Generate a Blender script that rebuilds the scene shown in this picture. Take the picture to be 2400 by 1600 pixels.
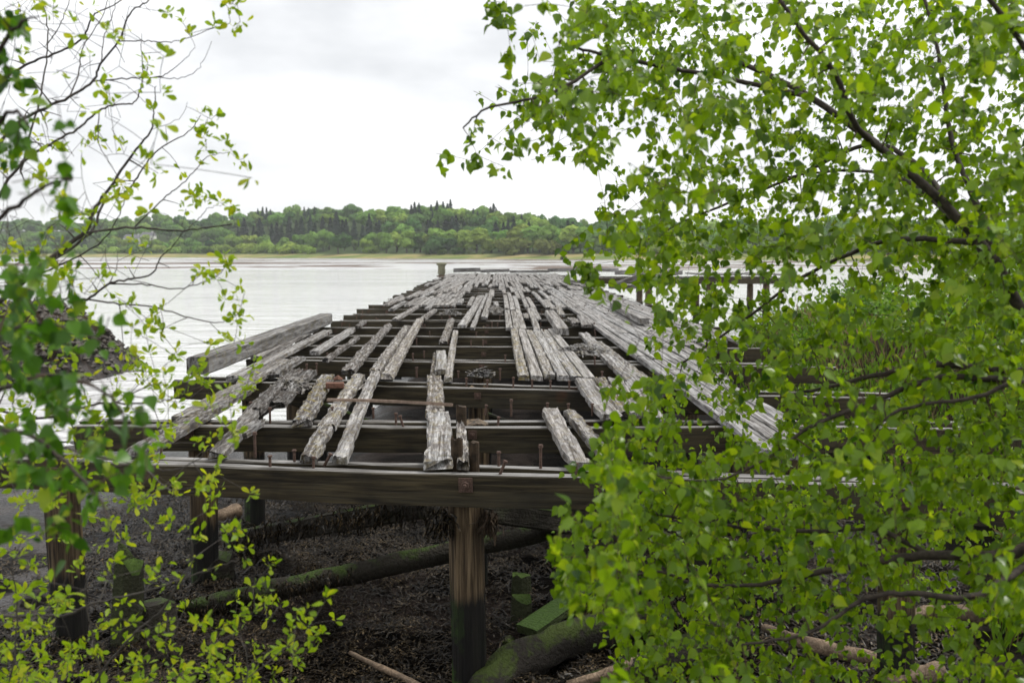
import bpy, math, random
import numpy as np
from mathutils import Vector, Matrix, noise as mnoise

# ------------------------------------------------------------------ camera, sky, sun, exposure
scene = bpy.context.scene
for o in list(bpy.data.objects):
    bpy.data.objects.remove(o)
COL = scene.collection
R = math.radians
EYE = Vector((0.0, 0.0, 5.2))
FPX = 2333.3                     # focal length in photograph pixels (2400 wide)
HORIZON, VPX = 594.0, 1165.0
PITCH = math.atan((800 - HORIZON) / FPX)
YAW = math.atan((1200 - VPX) / FPX)
cam_data = bpy.data.cameras.new('camera')
cam_data.lens = 35.0; cam_data.sensor_width = 36.0
cam_data.clip_start = 0.05; cam_data.clip_end = 6000
cam_data.dof.use_dof = True
cam_data.dof.focus_distance = 8.5
cam_data.dof.aperture_fstop = 3.2
cam = bpy.data.objects.new('camera', cam_data); COL.objects.link(cam)
cam.location = EYE
cam.rotation_euler = (math.pi / 2 - PITCH, 0, -YAW)
scene.camera = cam
scene.render.resolution_x = 1024; scene.render.resolution_y = 682

SUN_EL, SUN_ROT = R(58), R(72)
world = bpy.data.worlds.new('World'); scene.world = world
world.use_nodes = True
wn = world.node_tree; wn.nodes.clear()
def wnode(t, **k):
    n = wn.nodes.new(t)
    for a, b in k.items(): setattr(n, a, b)
    return n
w_out = wnode('ShaderNodeOutputWorld'); w_bg = wnode('ShaderNodeBackground')
w_bg.inputs['Strength'].default_value = 0.12
w_sky = wnode('ShaderNodeTexSky', sky_type='NISHITA')
w_sky.sun_disc = False; w_sky.sun_elevation = SUN_EL; w_sky.sun_rotation = SUN_ROT
w_tc = wnode('ShaderNodeTexCoord'); w_map = wnode('ShaderNodeMapping')
w_map.inputs['Scale'].default_value = (1.0, 1.0, 2.6)
w_map.inputs['Location'].default_value = (0.55, 0.2, 0.12)
w_n = wnode('ShaderNodeTexNoise'); w_n.inputs['Scale'].default_value = 2.3
w_n.inputs['Detail'].default_value = 7; w_n.inputs['Roughness'].default_value = 0.52
w_r = wnode('ShaderNodeValToRGB')
w_r.color_ramp.elements[0].position = 0.33; w_r.color_ramp.elements[0].color = (3.2, 3.27, 3.38, 1)
w_r.color_ramp.elements[1].position = 0.62; w_r.color_ramp.elements[1].color = (5.9, 5.92, 5.97, 1)
_e = w_r.color_ramp.elements.new(0.46); _e.color = (4.6, 4.64, 4.7, 1)
w_mix = wnode('ShaderNodeMixRGB'); w_mix.inputs[0].default_value = 0.96
wl = wn.links.new
wl(w_tc.outputs['Generated'], w_map.inputs['Vector']); wl(w_map.outputs['Vector'], w_n.inputs['Vector'])
wl(w_n.outputs['Fac'], w_r.inputs['Fac']); wl(w_sky.outputs['Color'], w_mix.inputs[1]); wl(w_r.outputs['Color'], w_mix.inputs[2])
wl(w_mix.outputs['Color'], w_bg.inputs['Color']); wl(w_bg.outputs['Background'], w_out.inputs['Surface'])

sun_d = bpy.data.lights.new('sun', 'SUN'); sun_d.energy = 1.5; sun_d.angle = R(14); sun_d.color = (1, 0.97, 0.92)
sun = bpy.data.objects.new('sun', sun_d); COL.objects.link(sun)
az = SUN_ROT
sdir = Vector((math.sin(az) * math.cos(SUN_EL), math.cos(az) * math.cos(SUN_EL), math.sin(SUN_EL)))
sun.rotation_euler = sdir.to_track_quat('Z', 'Y').to_euler()
sun.location = (0, -20, 60)
vs = scene.view_settings
vs.view_transform = 'Standard'; vs.look = 'None'; vs.exposure = 0.95; vs.gamma = 1.0; vs.use_curve_mapping = False

rng = random.Random(7)
nrs = np.random.RandomState(11)

# ------------------------------------------------------------------ pixel helpers
_fw = Vector((math.sin(YAW) * math.cos(PITCH), math.cos(YAW) * math.cos(PITCH), -math.sin(PITCH)))
_rt = Vector((math.cos(YAW), -math.sin(YAW), 0))
_up = _rt.cross(_fw)
def ray(px, py):
    return _fw + _rt * ((px - 1200) / FPX) + _up * ((800 - py) / FPX)
def G(px, py, z):                # where the ray through a pixel meets the level z
    d = ray(px, py); t = (z - EYE.z) / d.z
    return EYE + d * t
def PD(px, py, depth):           # point on that ray at a depth
    return EYE + ray(px, py) * depth
def proj(p):
    v = p - EYE; d = v.dot(_fw)
    return 1200 + FPX * v.dot(_rt) / d, 800 - FPX * v.dot(_up) / d, d
def lerp(a, b, t): return a + (b - a) * t
def sstep(a, b, x):
    t = max(0.0, min(1.0, (x - a) / (b - a))); return t * t * (3 - 2 * t)
def interp(x, pts):
    return float(np.interp(x, [p[0] for p in pts], [p[1] for p in pts]))
def rvec(a=1.0): return Vector((rng.gauss(0, a), rng.gauss(0, a), rng.gauss(0, a)))
def ns(x, y=0.0, z=0.0): return mnoise.noise(Vector((x, y, z)))

# ------------------------------------------------------------------ object helpers
def tag(o, label=None, cat=None, group=None, kind=None):
    if label: o['label'] = label
    if cat: o['category'] = cat
    if group: o['group'] = group
    if kind: o['kind'] = kind
    return o
def empty(name, loc=(0, 0, 0)):
    o = bpy.data.objects.new(name, None); COL.objects.link(o); o.location = loc
    o.empty_display_size = 0.2
    return o
def link(name, me, parent=None, loc=None, rot=None, mat=None):
    o = bpy.data.objects.new(name, me); COL.objects.link(o)
    if parent is not None:
        o.parent = parent
    if loc is not None: o.location = loc
    if rot is not None: o.rotation_euler = rot
    return o
class MB:
    def __init__(s): s.v = []; s.f = []
    def add(s, v, f):
        b = len(s.v); s.v.extend([tuple(p) for p in v]); s.f.extend([tuple(i + b for i in q) for q in f]); return s
    def box(s, c, size, M=None):
        x, y, z = size[0] / 2, size[1] / 2, size[2] / 2
        v = [Vector((sx * x, sy * y, sz * z)) for sz in (-1, 1) for sy in (-1, 1) for sx in (-1, 1)]
        if M is not None: v = [M @ p for p in v]
        v = [p + Vector(c) for p in v]
        return s.add(v, [(0, 2, 3, 1), (4, 5, 7, 6), (0, 1, 5, 4), (2, 6, 7, 3), (0, 4, 6, 2), (1, 3, 7, 5)])
    def tube(s, pts, rad, n=6, cap=True, wob=0.0):
        pts = [Vector(p) for p in pts]
        vs_, fs = [], []
        prev = None
        for i, p in enumerate(pts):
            t = (pts[min(i + 1, len(pts) - 1)] - pts[max(i - 1, 0)])
            if t.length < 1e-9: t = Vector((0, 0, 1))
            t.normalize()
            a = prev if prev is not None else (Vector((0, 0, 1)) if abs(t.z) < 0.9 else Vector((1, 0, 0)))
            u = (a - t * a.dot(t)).normalized(); w = t.cross(u); prev = u
            r = rad[i] if hasattr(rad, '__len__') else rad
            for k in range(n):
                an = 2 * math.pi * k / n
                rr = r * (1 + wob * ns(p.x * 3 + k * 1.7, p.y * 3, p.z * 3 + k))
                vs_.append(p + u * (rr * math.cos(an)) + w * (rr * math.sin(an)))
        m = len(pts)
        for i in range(m - 1):
            for k in range(n):
                a0 = i * n + k; a1 = i * n + (k + 1) % n
                fs.append((a0, a1, a1 + n, a0 + n))
        if cap:
            fs.append(tuple(range(n - 1, -1, -1))); fs.append(tuple((m - 1) * n + k for k in range(n)))
        return s.add(vs_, fs)
    def mesh(s, name, mat, smooth=False):
        me = bpy.data.meshes.new(name); me.from_pydata(s.v, [], s.f)
        me.materials.append(mat)
        if smooth: me.polygons.foreach_set('use_smooth', [True] * len(me.polygons))
        me.update(); return me
    def build(s, name, mat, parent=None, smooth=False, loc=None, rot=None):
        return link(name, s.mesh(name, mat, smooth), parent, loc, rot)
def np_mesh(name, verts, faces, mat, attr=None, smooth=False):
    """verts (n,3) array, faces (m,k) array of equal-sided faces"""
    me = bpy.data.meshes.new(name)
    n, m, k = len(verts), len(faces), faces.shape[1]
    me.vertices.add(n); me.vertices.foreach_set('co', np.asarray(verts, dtype=np.float32).ravel())
    me.loops.add(m * k); me.loops.foreach_set('vertex_index', np.asarray(faces, dtype=np.int32).ravel())
    me.polygons.add(m)
    me.polygons.foreach_set('loop_start', np.arange(0, m * k, k, dtype=np.int32))
    me.polygons.foreach_set('loop_total', np.full(m, k, dtype=np.int32))
    if smooth: me.polygons.foreach_set('use_smooth', np.ones(m, dtype=bool))
    if attr is not None:
        a = me.attributes.new('tint', 'FLOAT', 'POINT'); a.data.foreach_set('value', np.asarray(attr, dtype=np.float32))
    me.materials.append(mat); me.update(calc_edges=True); me.validate()
    return me

# ------------------------------------------------------------------ materials
class NT:
    def __init__(s, name):
        s.m = bpy.data.materials.new(name); s.m.use_nodes = True
        s.t = s.m.node_tree; s.t.nodes.clear()
        s.out = s.n('ShaderNodeOutputMaterial')
    def n(s, t, ins=None, **k):
        x = s.t.nodes.new(t)
        for a, b in k.items(): setattr(x, a, b)
        for a, b in (ins or {}).items(): s.set(x, a, b)
        return x
    def set(s, x, a, b):
        if isinstance(b, bpy.types.NodeSocket): s.t.links.new(b, x.inputs[a])
        else: x.inputs[a].default_value = b
    def coord(s, kind='Object', scale=(1, 1, 1), offset=None):
        tc = s.n('ShaderNodeTexCoord')
        mp = s.n('ShaderNodeMapping', {'Vector': tc.outputs[kind], 'Scale': scale})
        if offset is not None: s.t.links.new(offset, mp.inputs['Location'])
        return mp.outputs['Vector']
    def pos(s, scale=(1, 1, 1)):
        g = s.n('ShaderNodeNewGeometry')
        return s.n('ShaderNodeMapping', {'Vector': g.outputs['Position'], 'Scale': scale}).outputs['Vector']
    def noise(s, vec, scale, detail=4, rough=0.5, dist=0.0):
        return s.n('ShaderNodeTexNoise', {'Vector': vec, 'Scale': scale, 'Detail': detail, 'Roughness': rough, 'Distortion': dist}).outputs['Fac']
    def ramp(s, fac, stops):
        r = s.n('ShaderNodeValToRGB', {'Fac': fac}); e = r.color_ramp.elements
        while len(e) < len(stops): e.new(0.5)
        for i, (p, c) in enumerate(stops):
            e[i].position = p
            e[i].color = (c, c, c, 1) if not hasattr(c, '__len__') else (*c, 1)
        return r.outputs['Color']
    def mix(s, fac, a, b, mode='MIX'):
        x = s.n('ShaderNodeMixRGB', blend_type=mode)
        s.set(x, 0, fac)
        s.set(x, 1, a if not isinstance(a, tuple) else (*a, 1)); s.set(x, 2, b if not isinstance(b, tuple) else (*b, 1))
        return x.outputs['Color']
    def math(s, op, a, b=0.0, clamp=False):
        x = s.n('ShaderNodeMath', operation=op, use_clamp=clamp); s.set(x, 0, a); s.set(x, 1, b); return x.outputs[0]
    def bump(s, h, strength=0.5, dist=0.02, normal=None):
        x = s.n('ShaderNodeBump', {'Height': h, 'Strength': strength, 'Distance': dist})
        if normal is not None: s.t.links.new(normal, x.inputs['Normal'])
        return x.outputs['Normal']
    def pbr(s, color, rough=0.8, normal=None, spec=0.3, **kw):
        p = s.n('ShaderNodeBsdfPrincipled')
        s.set(p, 'Base Color', color if not isinstance(color, tuple) else (*color, 1))
        s.set(p, 'Roughness', rough); s.set(p, 'Specular IOR Level', spec)
        if normal is not None: s.set(p, 'Normal', normal)
        for a, b in kw.items(): s.set(p, a, b)
        s.t.links.new(p.outputs[0], s.out.inputs['Surface']); return s.m
    def surf(s, sh):
        s.t.links.new(sh, s.out.inputs['Surface']); return s.m

def mat_weathered_plank():
    t = NT('weathered_plank')
    oi = t.n('ShaderNodeObjectInfo')
    off = t.n('ShaderNodeVectorMath', operation='SCALE'); t.set(off, 0, oi.outputs['Location']); off.inputs['Scale'].default_value = 3.7
    v1 = t.coord('Object', (24, 0.55, 8), off.outputs[0]); v2 = t.coord('Object', (75, 1.3, 20), off.outputs[0]); v3 = t.coord('Object', (1, 1, 1), off.outputs[0])
    grain = t.noise(v1, 1.0, 5, 0.6, 0.6); fine = t.noise(v2, 1.0, 3, 0.6, 0.3); blot = t.noise(v3, 2.6, 4, 0.6)
    sep = t.n('ShaderNodeSeparateColor', {'Color': oi.outputs['Color']})
    rot, lich, tone = sep.outputs[0], sep.outputs[1], sep.outputs[2]
    col = t.ramp(grain, [(0.31, (0.022, 0.020, 0.018)), (0.41, (0.145, 0.14, 0.135)), (0.52, (0.32, 0.317, 0.312)), (0.69, (0.52, 0.516, 0.508))])
    col = t.mix(t.math('MULTIPLY', t.ramp(fine, [(0.34, 1.0), (0.47, 0.0)]), 0.75), col, (0.07, 0.06, 0.055))
    brown = t.ramp(blot, [(0.45, 0.0), (0.70, 0.6)])
    col = t.mix(t.math('MULTIPLY', brown, rot), col, (0.17, 0.13, 0.105))
    crumb = t.noise(t.coord('Object', (1, 0.14, 1), off.outputs[0]), 26, 5, 0.6, 0.6)
    cm = t.math('MULTIPLY', t.ramp(crumb, [(0.47, 0.0), (0.57, 1.0)]), rot)
    col = t.mix(t.math('MULTIPLY', oi.outputs['Random'], 0.32), col, t.mix(1.0, col, (0.62, 0.52, 0.42), 'MULTIPLY'))
    col = t.mix(t.math('MULTIPLY', cm, 0.9), col, (0.065, 0.052, 0.044))
    hi = t.math('MULTIPLY', t.ramp(crumb, [(0.34, 1.0), (0.44, 0.0)]), t.math('MULTIPLY', rot, 0.6))
    col = t.mix(hi, col, (0.58, 0.55, 0.52))
    ln = t.noise(v3, 7.0, 6, 0.7)
    lm = t.math('MULTIPLY', t.ramp(ln, [(0.50, 0.0), (0.60, 1.0)]), lich)
    col = t.mix(lm, col, (0.24, 0.19, 0.055))
    # the whole piece is scaled by its own tone
    col = t.mix(1.0, col, t.n('ShaderNodeCombineColor', {0: tone, 1: tone, 2: tone}).outputs[0], 'MULTIPLY')
    h = t.math('ADD', t.math('MULTIPLY', grain, 0.8), t.math('ADD', t.math('MULTIPLY', fine, 0.5), t.math('MULTIPLY', crumb, rot)))
    return t.pbr(col, 0.85, t.bump(h, 0.7, 0.016), 0.2)

def mat_dark_beam(name='dark_beam', base=(0.042, 0.034, 0.020), top=(0.30, 0.29, 0.275)):
    t = NT(name)
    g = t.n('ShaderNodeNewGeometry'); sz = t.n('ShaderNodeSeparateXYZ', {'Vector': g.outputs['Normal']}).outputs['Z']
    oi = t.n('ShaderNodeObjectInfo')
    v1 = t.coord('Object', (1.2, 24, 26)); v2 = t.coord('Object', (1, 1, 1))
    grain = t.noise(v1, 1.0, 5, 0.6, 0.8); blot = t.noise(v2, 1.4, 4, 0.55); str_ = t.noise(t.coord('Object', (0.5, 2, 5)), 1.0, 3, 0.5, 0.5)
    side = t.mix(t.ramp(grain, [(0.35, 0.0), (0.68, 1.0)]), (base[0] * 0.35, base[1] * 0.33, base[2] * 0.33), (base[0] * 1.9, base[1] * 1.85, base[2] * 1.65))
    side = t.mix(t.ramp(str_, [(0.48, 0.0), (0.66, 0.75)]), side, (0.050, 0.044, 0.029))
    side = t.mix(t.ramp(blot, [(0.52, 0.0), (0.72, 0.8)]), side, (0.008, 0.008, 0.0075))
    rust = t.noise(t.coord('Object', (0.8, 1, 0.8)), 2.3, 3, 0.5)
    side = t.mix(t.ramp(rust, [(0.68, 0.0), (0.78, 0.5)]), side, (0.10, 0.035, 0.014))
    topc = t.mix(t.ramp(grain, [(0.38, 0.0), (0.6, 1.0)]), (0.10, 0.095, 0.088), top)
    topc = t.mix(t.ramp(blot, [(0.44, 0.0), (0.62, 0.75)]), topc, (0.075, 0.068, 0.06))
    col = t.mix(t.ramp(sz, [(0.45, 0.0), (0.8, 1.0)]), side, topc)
    return t.pbr(col, 0.72, t.bump(grain, 0.6, 0.015), 0.25)

def mat_pile():
    t = NT('pile_timber')
    g = t.n('ShaderNodeNewGeometry'); z = t.n('ShaderNodeSeparateXYZ', {'Vector': g.outputs['Position']}).outputs['Z']
    wp = t.pos((1, 1, 1))
    grain = t.noise(t.pos((22, 22, 1.1)), 1.0, 5, 0.6, 0.4); blot = t.noise(wp, 3.0, 4, 0.6); fing = t.noise(t.pos((16, 16, 0.7)), 1.0, 3, 0.6)
    up = t.ramp(grain, [(0.34, (0.012, 0.009, 0.006)), (0.48, (0.07, 0.047, 0.026)), (0.66, (0.20, 0.145, 0.085))])
    low = t.ramp(grain, [(0.3, (0.004, 0.004, 0.004)), (0.7, (0.016, 0.014, 0.012))])
    zz = t.math('ADD', z, t.math('MULTIPLY', fing, 0.5))
    col = t.mix(t.ramp(t.math('MULTIPLY', zz, 0.25), [(0.50, 0.0), (0.53, 1.0)]), low, up)
    moss = t.math('MULTIPLY', t.ramp(blot, [(0.50, 0.0), (0.60, 1.0)]), t.ramp(t.math('MULTIPLY', zz, 0.25), [(0.30, 1.0), (0.60, 0.0)]))
    nx = t.n('ShaderNodeSeparateXYZ', {'Vector': g.outputs['Normal']}).outputs['X']
    moss = t.math('MULTIPLY', moss, t.ramp(t.math("ADD", nx, 1.0), [(0.35, 1.0), (0.75, 0.05)]))
    col = t.mix(moss, col, (0.035, 0.075, 0.010))
    return t.pbr(col, 0.7, t.bump(grain, 0.9, 0.03), 0.3)

def mat_rust():
    t = NT('rusty_iron'); n = t.noise(t.coord('Object', (1, 1, 1)), 60, 4, 0.6)
    return t.pbr(t.ramp(n, [(0.3, (0.04, 0.024, 0.018)), (0.7, (0.145, 0.092, 0.070))]), 0.85, t.bump(n, 0.5, 0.003), 0.3)

def mat_mossy(name, wood=(0.035, 0.030, 0.022), moss=(0.060, 0.105, 0.014), amount=0.5):
    t = NT(name)
    g = t.n('ShaderNodeNewGeometry'); sz = t.n('ShaderNodeSeparateXYZ', {'Vector': g.outputs['Normal']}).outputs['Z']
    v = t.coord('Object'); a = t.noise(v, 3.2, 6, 0.65); b = t.noise(v, 24, 4, 0.6); gr = t.noise(t.coord('Object', (30, 2, 30)), 1.0, 4, 0.6)
    c = t.mix(gr, (wood[0] * 0.35, wood[1] * 0.35, wood[2] * 0.35), (wood[0] * 1.8, wood[1] * 1.8, wood[2] * 1.8))
    m = t.math('MULTIPLY', t.ramp(t.math('ADD', a, t.math('MULTIPLY', sz, 0.13)), [(0.62 - 0.25 * amount, 0.0), (0.72 - 0.25 * amount, 1.0)]), t.ramp(sz, [(0.0, 0.15), (0.6, 1.0)]))
    mc = t.mix(b, (moss[0] * 0.5, moss[1] * 0.5, moss[2] * 0.5), (moss[0] * 1.4, moss[1] * 1.4, moss[2] * 1.4))
    return t.pbr(t.mix(m, c, mc), 0.75, t.bump(t.math('ADD', b, t.math('ADD', gr, a)), 1.0, 0.035), 0.25)

def mat_driftwood():
    t = NT('driftwood'); gr = t.noise(t.coord('Object', (18, 18, 18)), 1.0, 5, 0.6, 1.5); b = t.noise(t.coord('Object'), 2.0, 3, 0.5)
    c = t.ramp(gr, [(0.3, (0.07, 0.05, 0.033)), (0.55, (0.23, 0.165, 0.11)), (0.75, (0.36, 0.28, 0.20))])
    c = t.mix(t.ramp(b, [(0.5, 0.0), (0.7, 0.7)]), c, (0.06, 0.05, 0.042))
    return t.pbr(c, 0.7, t.bump(gr, 0.6, 0.01), 0.25)

def mat_mud():
    t = NT('wet_mud')
    p = t.pos(); a = t.noise(p, 0.55, 5, 0.6, 0.4); b = t.noise(p, 6.0, 6, 0.65); c = t.noise(p, 26.0, 4, 0.6)
    wet = t.ramp(a, [(0.50, 0.0), (0.58, 1.0)])
    z = t.n('ShaderNodeSeparateXYZ', {'Vector': p}).outputs['Z']
    col = t.ramp(b, [(0.3, (0.0025, 0.0019, 0.0012)), (0.6, (0.008, 0.0058, 0.0038)), (0.75, (0.026, 0.019, 0.013))])
    col = t.mix(t.math('MULTIPLY', wet, 0.8), col, (0.045, 0.034, 0.028))
    peat = t.ramp(b, [(0.3, (0.020, 0.014, 0.008)), (0.7, (0.060, 0.042, 0.024))])
    col = t.mix(t.ramp(t.math('MULTIPLY', z, 0.2), [(0.30, 0.0), (0.38, 1.0)]), col, peat)
    low = t.ramp(t.math('MULTIPLY', t.math('ADD', z, t.math('MULTIPLY', b, 0.6)), 0.25), [(0.13, 1.0), (0.30, 0.0)])
    # open mud flat left of the pier is bare and wet; under the pier the weed keeps it dull
    xx = t.n('ShaderNodeSeparateXYZ', {'Vector': p}).outputs['X']
    bare = t.ramp(t.math('MULTIPLY', t.math('ADD', t.math('ADD', xx, 20.0), t.math('MULTIPLY', a, 3.0)), 0.025), [(0.435, 1.0), (0.475, 0.12)])
    wet = t.math('MULTIPLY', t.math('MAXIMUM', wet, low), bare)
    rough = t.math('SUBTRACT', 0.9, t.math('MULTIPLY', wet, 0.66))
    h = t.math('ADD', b, t.math('MULTIPLY', c, 0.4))
    return t.pbr(col, rough, t.bump(h, 0.9, 0.16), t.math('ADD', 0.06, t.math('MULTIPLY', wet, 0.4)))

def mat_water():
    t = NT('river_water')
    p = t.pos((0.9, 2.4, 1)); a = t.noise(p, 0.9, 3, 0.55, 0.3); b = t.noise(t.pos((1.2, 3.5, 1)), 3.2, 3, 0.5); big = t.noise(t.pos((0.012, 0.05, 1)), 1.0, 3, 0.5)
    far_w = t.math('ADD', t.noise(t.pos((0.22, 1.0, 1)), 1.0, 3, 0.55), t.math('MULTIPLY', t.noise(t.pos((0.10, 0.30, 1)), 1.0, 3, 0.6), 2.0))
    h = t.math('ADD', t.math('ADD', a, t.math('MULTIPLY', b, 0.35)), t.math('MULTIPLY', far_w, 2.2))
    st = t.ramp(big, [(0.35, 0.25), (0.65, 1.0)])
    bp = t.n('ShaderNodeBump', {'Height': h, 'Distance': 0.14}); t.t.links.new(st, bp.inputs['Strength'])
    return t.pbr((0.72, 0.72, 0.715), 0.08, bp.outputs['Normal'], 0.8, IOR=1.6)

def mat_flat():
    t = NT('tidal_mudflat')
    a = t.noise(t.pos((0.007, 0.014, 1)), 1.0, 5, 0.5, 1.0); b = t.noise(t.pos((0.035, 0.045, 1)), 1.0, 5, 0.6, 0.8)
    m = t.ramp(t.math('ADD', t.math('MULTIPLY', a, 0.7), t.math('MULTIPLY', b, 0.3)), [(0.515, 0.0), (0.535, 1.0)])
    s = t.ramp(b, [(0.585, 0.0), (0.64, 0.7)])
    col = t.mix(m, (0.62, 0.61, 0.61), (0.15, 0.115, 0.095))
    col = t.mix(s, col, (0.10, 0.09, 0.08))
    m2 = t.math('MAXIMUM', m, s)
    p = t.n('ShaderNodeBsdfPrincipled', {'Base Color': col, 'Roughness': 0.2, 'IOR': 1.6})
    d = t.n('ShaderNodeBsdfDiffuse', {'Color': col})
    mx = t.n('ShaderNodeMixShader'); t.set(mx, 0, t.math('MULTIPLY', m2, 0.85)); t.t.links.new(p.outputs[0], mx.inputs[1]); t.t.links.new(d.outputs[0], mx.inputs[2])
    return t.surf(mx.outputs[0])

def mat_marsh():
    t = NT('marsh_grass')
    a = t.noise(t.pos((0.012, 0.05, 0.3)), 1.0, 5, 0.6, 0.6); b = t.noise(t.pos((0.3, 0.3, 0.3)), 1.0, 4, 0.6)
    c = t.ramp(a, [(0.40, (0.12, 0.17, 0.04)), (0.50, (0.24, 0.23, 0.08)), (0.62, (0.40, 0.30, 0.15))])
    c = t.mix(t.math('MULTIPLY', b, 0.5), c, (0.10, 0.14, 0.035))
    w = t.n('ShaderNodeAttribute', attribute_name='wood', attribute_type='GEOMETRY').outputs['Fac']
    return t.pbr(t.mix(w, c, (0.045, 0.075, 0.022)), 0.9, None, 0.1)

def mat_leaf(name, dark, light, tip, trans=0.45, gloss=0.32, rough=0.42):
    t = NT(name)
    at = t.n('ShaderNodeAttribute', attribute_name='tint', attribute_type='GEOMETRY')
    v = t.noise(t.pos((1, 1, 1)), 60, 2, 0.5)
    f = at.outputs['Fac']
    col = t.ramp(f, [(0.0, dark), (0.6, light), (1.0, tip)])
    col = t.mix(t.math('MULTIPLY', v, 0.25), col, dark)
    d = t.n('ShaderNodeBsdfPrincipled'); t.set(d, 'Base Color', col); t.set(d, 'Roughness', rough); t.set(d, 'Specular IOR Level', gloss)
    tr = t.n('ShaderNodeBsdfTranslucent')
    tc = t.mix(0.5, col, t.mix(1.0, col, (1.5, 1.35, 0.5), 'MULTIPLY'))
    t.set(tr, 'Color', tc)
    mx = t.n('ShaderNodeMixShader'); mx.inputs[0].default_value = trans
    t.t.links.new(d.outputs[0], mx.inputs[1]); t.t.links.new(tr.outputs[0], mx.inputs[2])
    return t.surf(mx.outputs[0])

def mat_bark(name, a, b, sc=40):
    t = NT(name); n = t.noise(t.pos((1, 1, 1)), sc, 4, 0.6)
    return t.pbr(t.ramp(n, [(0.3, a), (0.7, b)]), 0.8, t.bump(n, 0.6, 0.004), 0.25)

def mat_far_foliage():
    t = NT('far_foliage')
    oi = t.n('ShaderNodeObjectInfo'); n = t.noise(t.coord('Object'), 0.9, 3, 0.6)
    c = t.mix(t.ramp(n, [(0.35, 0.55), (0.65, 0.0)]), oi.outputs['Color'], t.mix(1.0, oi.outputs['Color'], (0.55, 0.60, 0.5), 'MULTIPLY'))
    d = t.n('ShaderNodeBsdfDiffuse', {'Color': c}); tr = t.n('ShaderNodeBsdfTranslucent', {'Color': c})
    mx = t.n('ShaderNodeMixShader', {0: 0.3}); t.t.links.new(d.outputs[0], mx.inputs[1]); t.t.links.new(tr.outputs[0], mx.inputs[2])
    return t.surf(mx.outputs[0])

def mat_weed():
    t = NT('bladder_wrack'); n = t.noise(t.pos(), 38, 3, 0.6); k = t.noise(t.pos(), 2.2, 4, 0.6)
    c = t.ramp(n, [(0.36, (0.002, 0.0018, 0.0014)), (0.49, (0.013, 0.009, 0.0045)), (0.57, (0.060, 0.041, 0.018)), (0.66, (0.18, 0.135, 0.08))])
    c = t.mix(t.ramp(k, [(0.42, 0.65), (0.6, 0.0)]), c, (0.004, 0.0035, 0.0025))
    return t.pbr(c, 0.46, None, 0.22)
def mat_plain(name, a, b, sc=8.0, rough=0.85, bump=0.4, dist=0.02):
    t = NT(name); n = t.noise(t.coord('Object'), sc, 5, 0.6)
    return t.pbr(t.ramp(n, [(0.3, a), (0.7, b)]), rough, t.bump(n, bump, dist), 0.25)

M = dict(
    plank=mat_weathered_plank(), beam=mat_dark_beam(), pile=mat_pile(), rust=mat_rust(),
    mossy=mat_mossy('mossy_timber', wood=(0.028, 0.024, 0.017), moss=(0.045, 0.075, 0.012), amount=0.25), moss_heavy=mat_mossy('moss_covered_timber', amount=1.5), moss_log=mat_mossy('mossy_log', wood=(0.022, 0.018, 0.014), moss=(0.045, 0.065, 0.010), amount=0.25),
    moss_board=mat_mossy('green_board', wood=(0.035, 0.045, 0.014), moss=(0.040, 0.080, 0.010), amount=1.2),
    drift=mat_driftwood(), mud=mat_mud(), water=mat_water(), flat=mat_flat(), marsh=mat_marsh(),
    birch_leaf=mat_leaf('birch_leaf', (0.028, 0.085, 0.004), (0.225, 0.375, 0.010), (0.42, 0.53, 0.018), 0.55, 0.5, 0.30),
    dark_leaf=mat_leaf('dark_birch_leaf', (0.025, 0.085, 0.008), (0.10, 0.245, 0.012), (0.30, 0.38, 0.02), 0.5, 0.4, 0.36),  # darker green leaf of the left sapling
    willow_leaf=mat_leaf('willow_leaf', (0.11, 0.22, 0.010), (0.31, 0.46, 0.016), (0.52, 0.55, 0.025), 0.55),
    bank_leaf=mat_leaf('bank_leaf', (0.045, 0.12, 0.010), (0.15, 0.29, 0.02), (0.30, 0.38, 0.04)),
    birch_bark=mat_bark('birch_bark', (0.020, 0.016, 0.013), (0.075, 0.060, 0.048)),
    willow_bark=mat_bark('willow_bark', (0.035, 0.030, 0.028), (0.11, 0.098, 0.085)),
    twig=mat_bark('twig_bark', (0.030, 0.018, 0.012), (0.085, 0.055, 0.035)),
    weed=mat_weed(),
    far=mat_far_foliage(), far_bark=mat_plain('far_bark', (0.05, 0.04, 0.03), (0.10, 0.085, 0.07), 1.0),
    split=mat_plain('split_pile_head', (0.012, 0.009, 0.006), (0.075, 0.05, 0.03), 12),
    brick=mat_plain('weathered_brick', (0.09, 0.048, 0.034), (0.21, 0.105, 0.072), 20),
    rock=mat_plain('dark_stone', (0.028, 0.025, 0.022), (0.12, 0.105, 0.09), 3.0, 0.7, 0.6, 0.05),
    bollard=mat_plain('lichen_iron', (0.12, 0.12, 0.075), (0.23, 0.22, 0.15), 6.0),
    batten=mat_plain('brown_batten', (0.14, 0.10, 0.075), (0.29, 0.215, 0.165), 14),
    dead=mat_plain('dead_grass', (0.16, 0.11, 0.05), (0.36, 0.27, 0.14), 5),
    wall=mat_plain('white_render', (0.62, 0.61, 0.58), (0.74, 0.73, 0.70), 0.5), roof=mat_plain('slate_roof', (0.10, 0.10, 0.11), (0.18, 0.18, 0.19), 1.0),
    pane=mat_plain('dark_pane', (0.03, 0.03, 0.035), (0.05, 0.05, 0.06), 1.0, 0.2),
)

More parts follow.
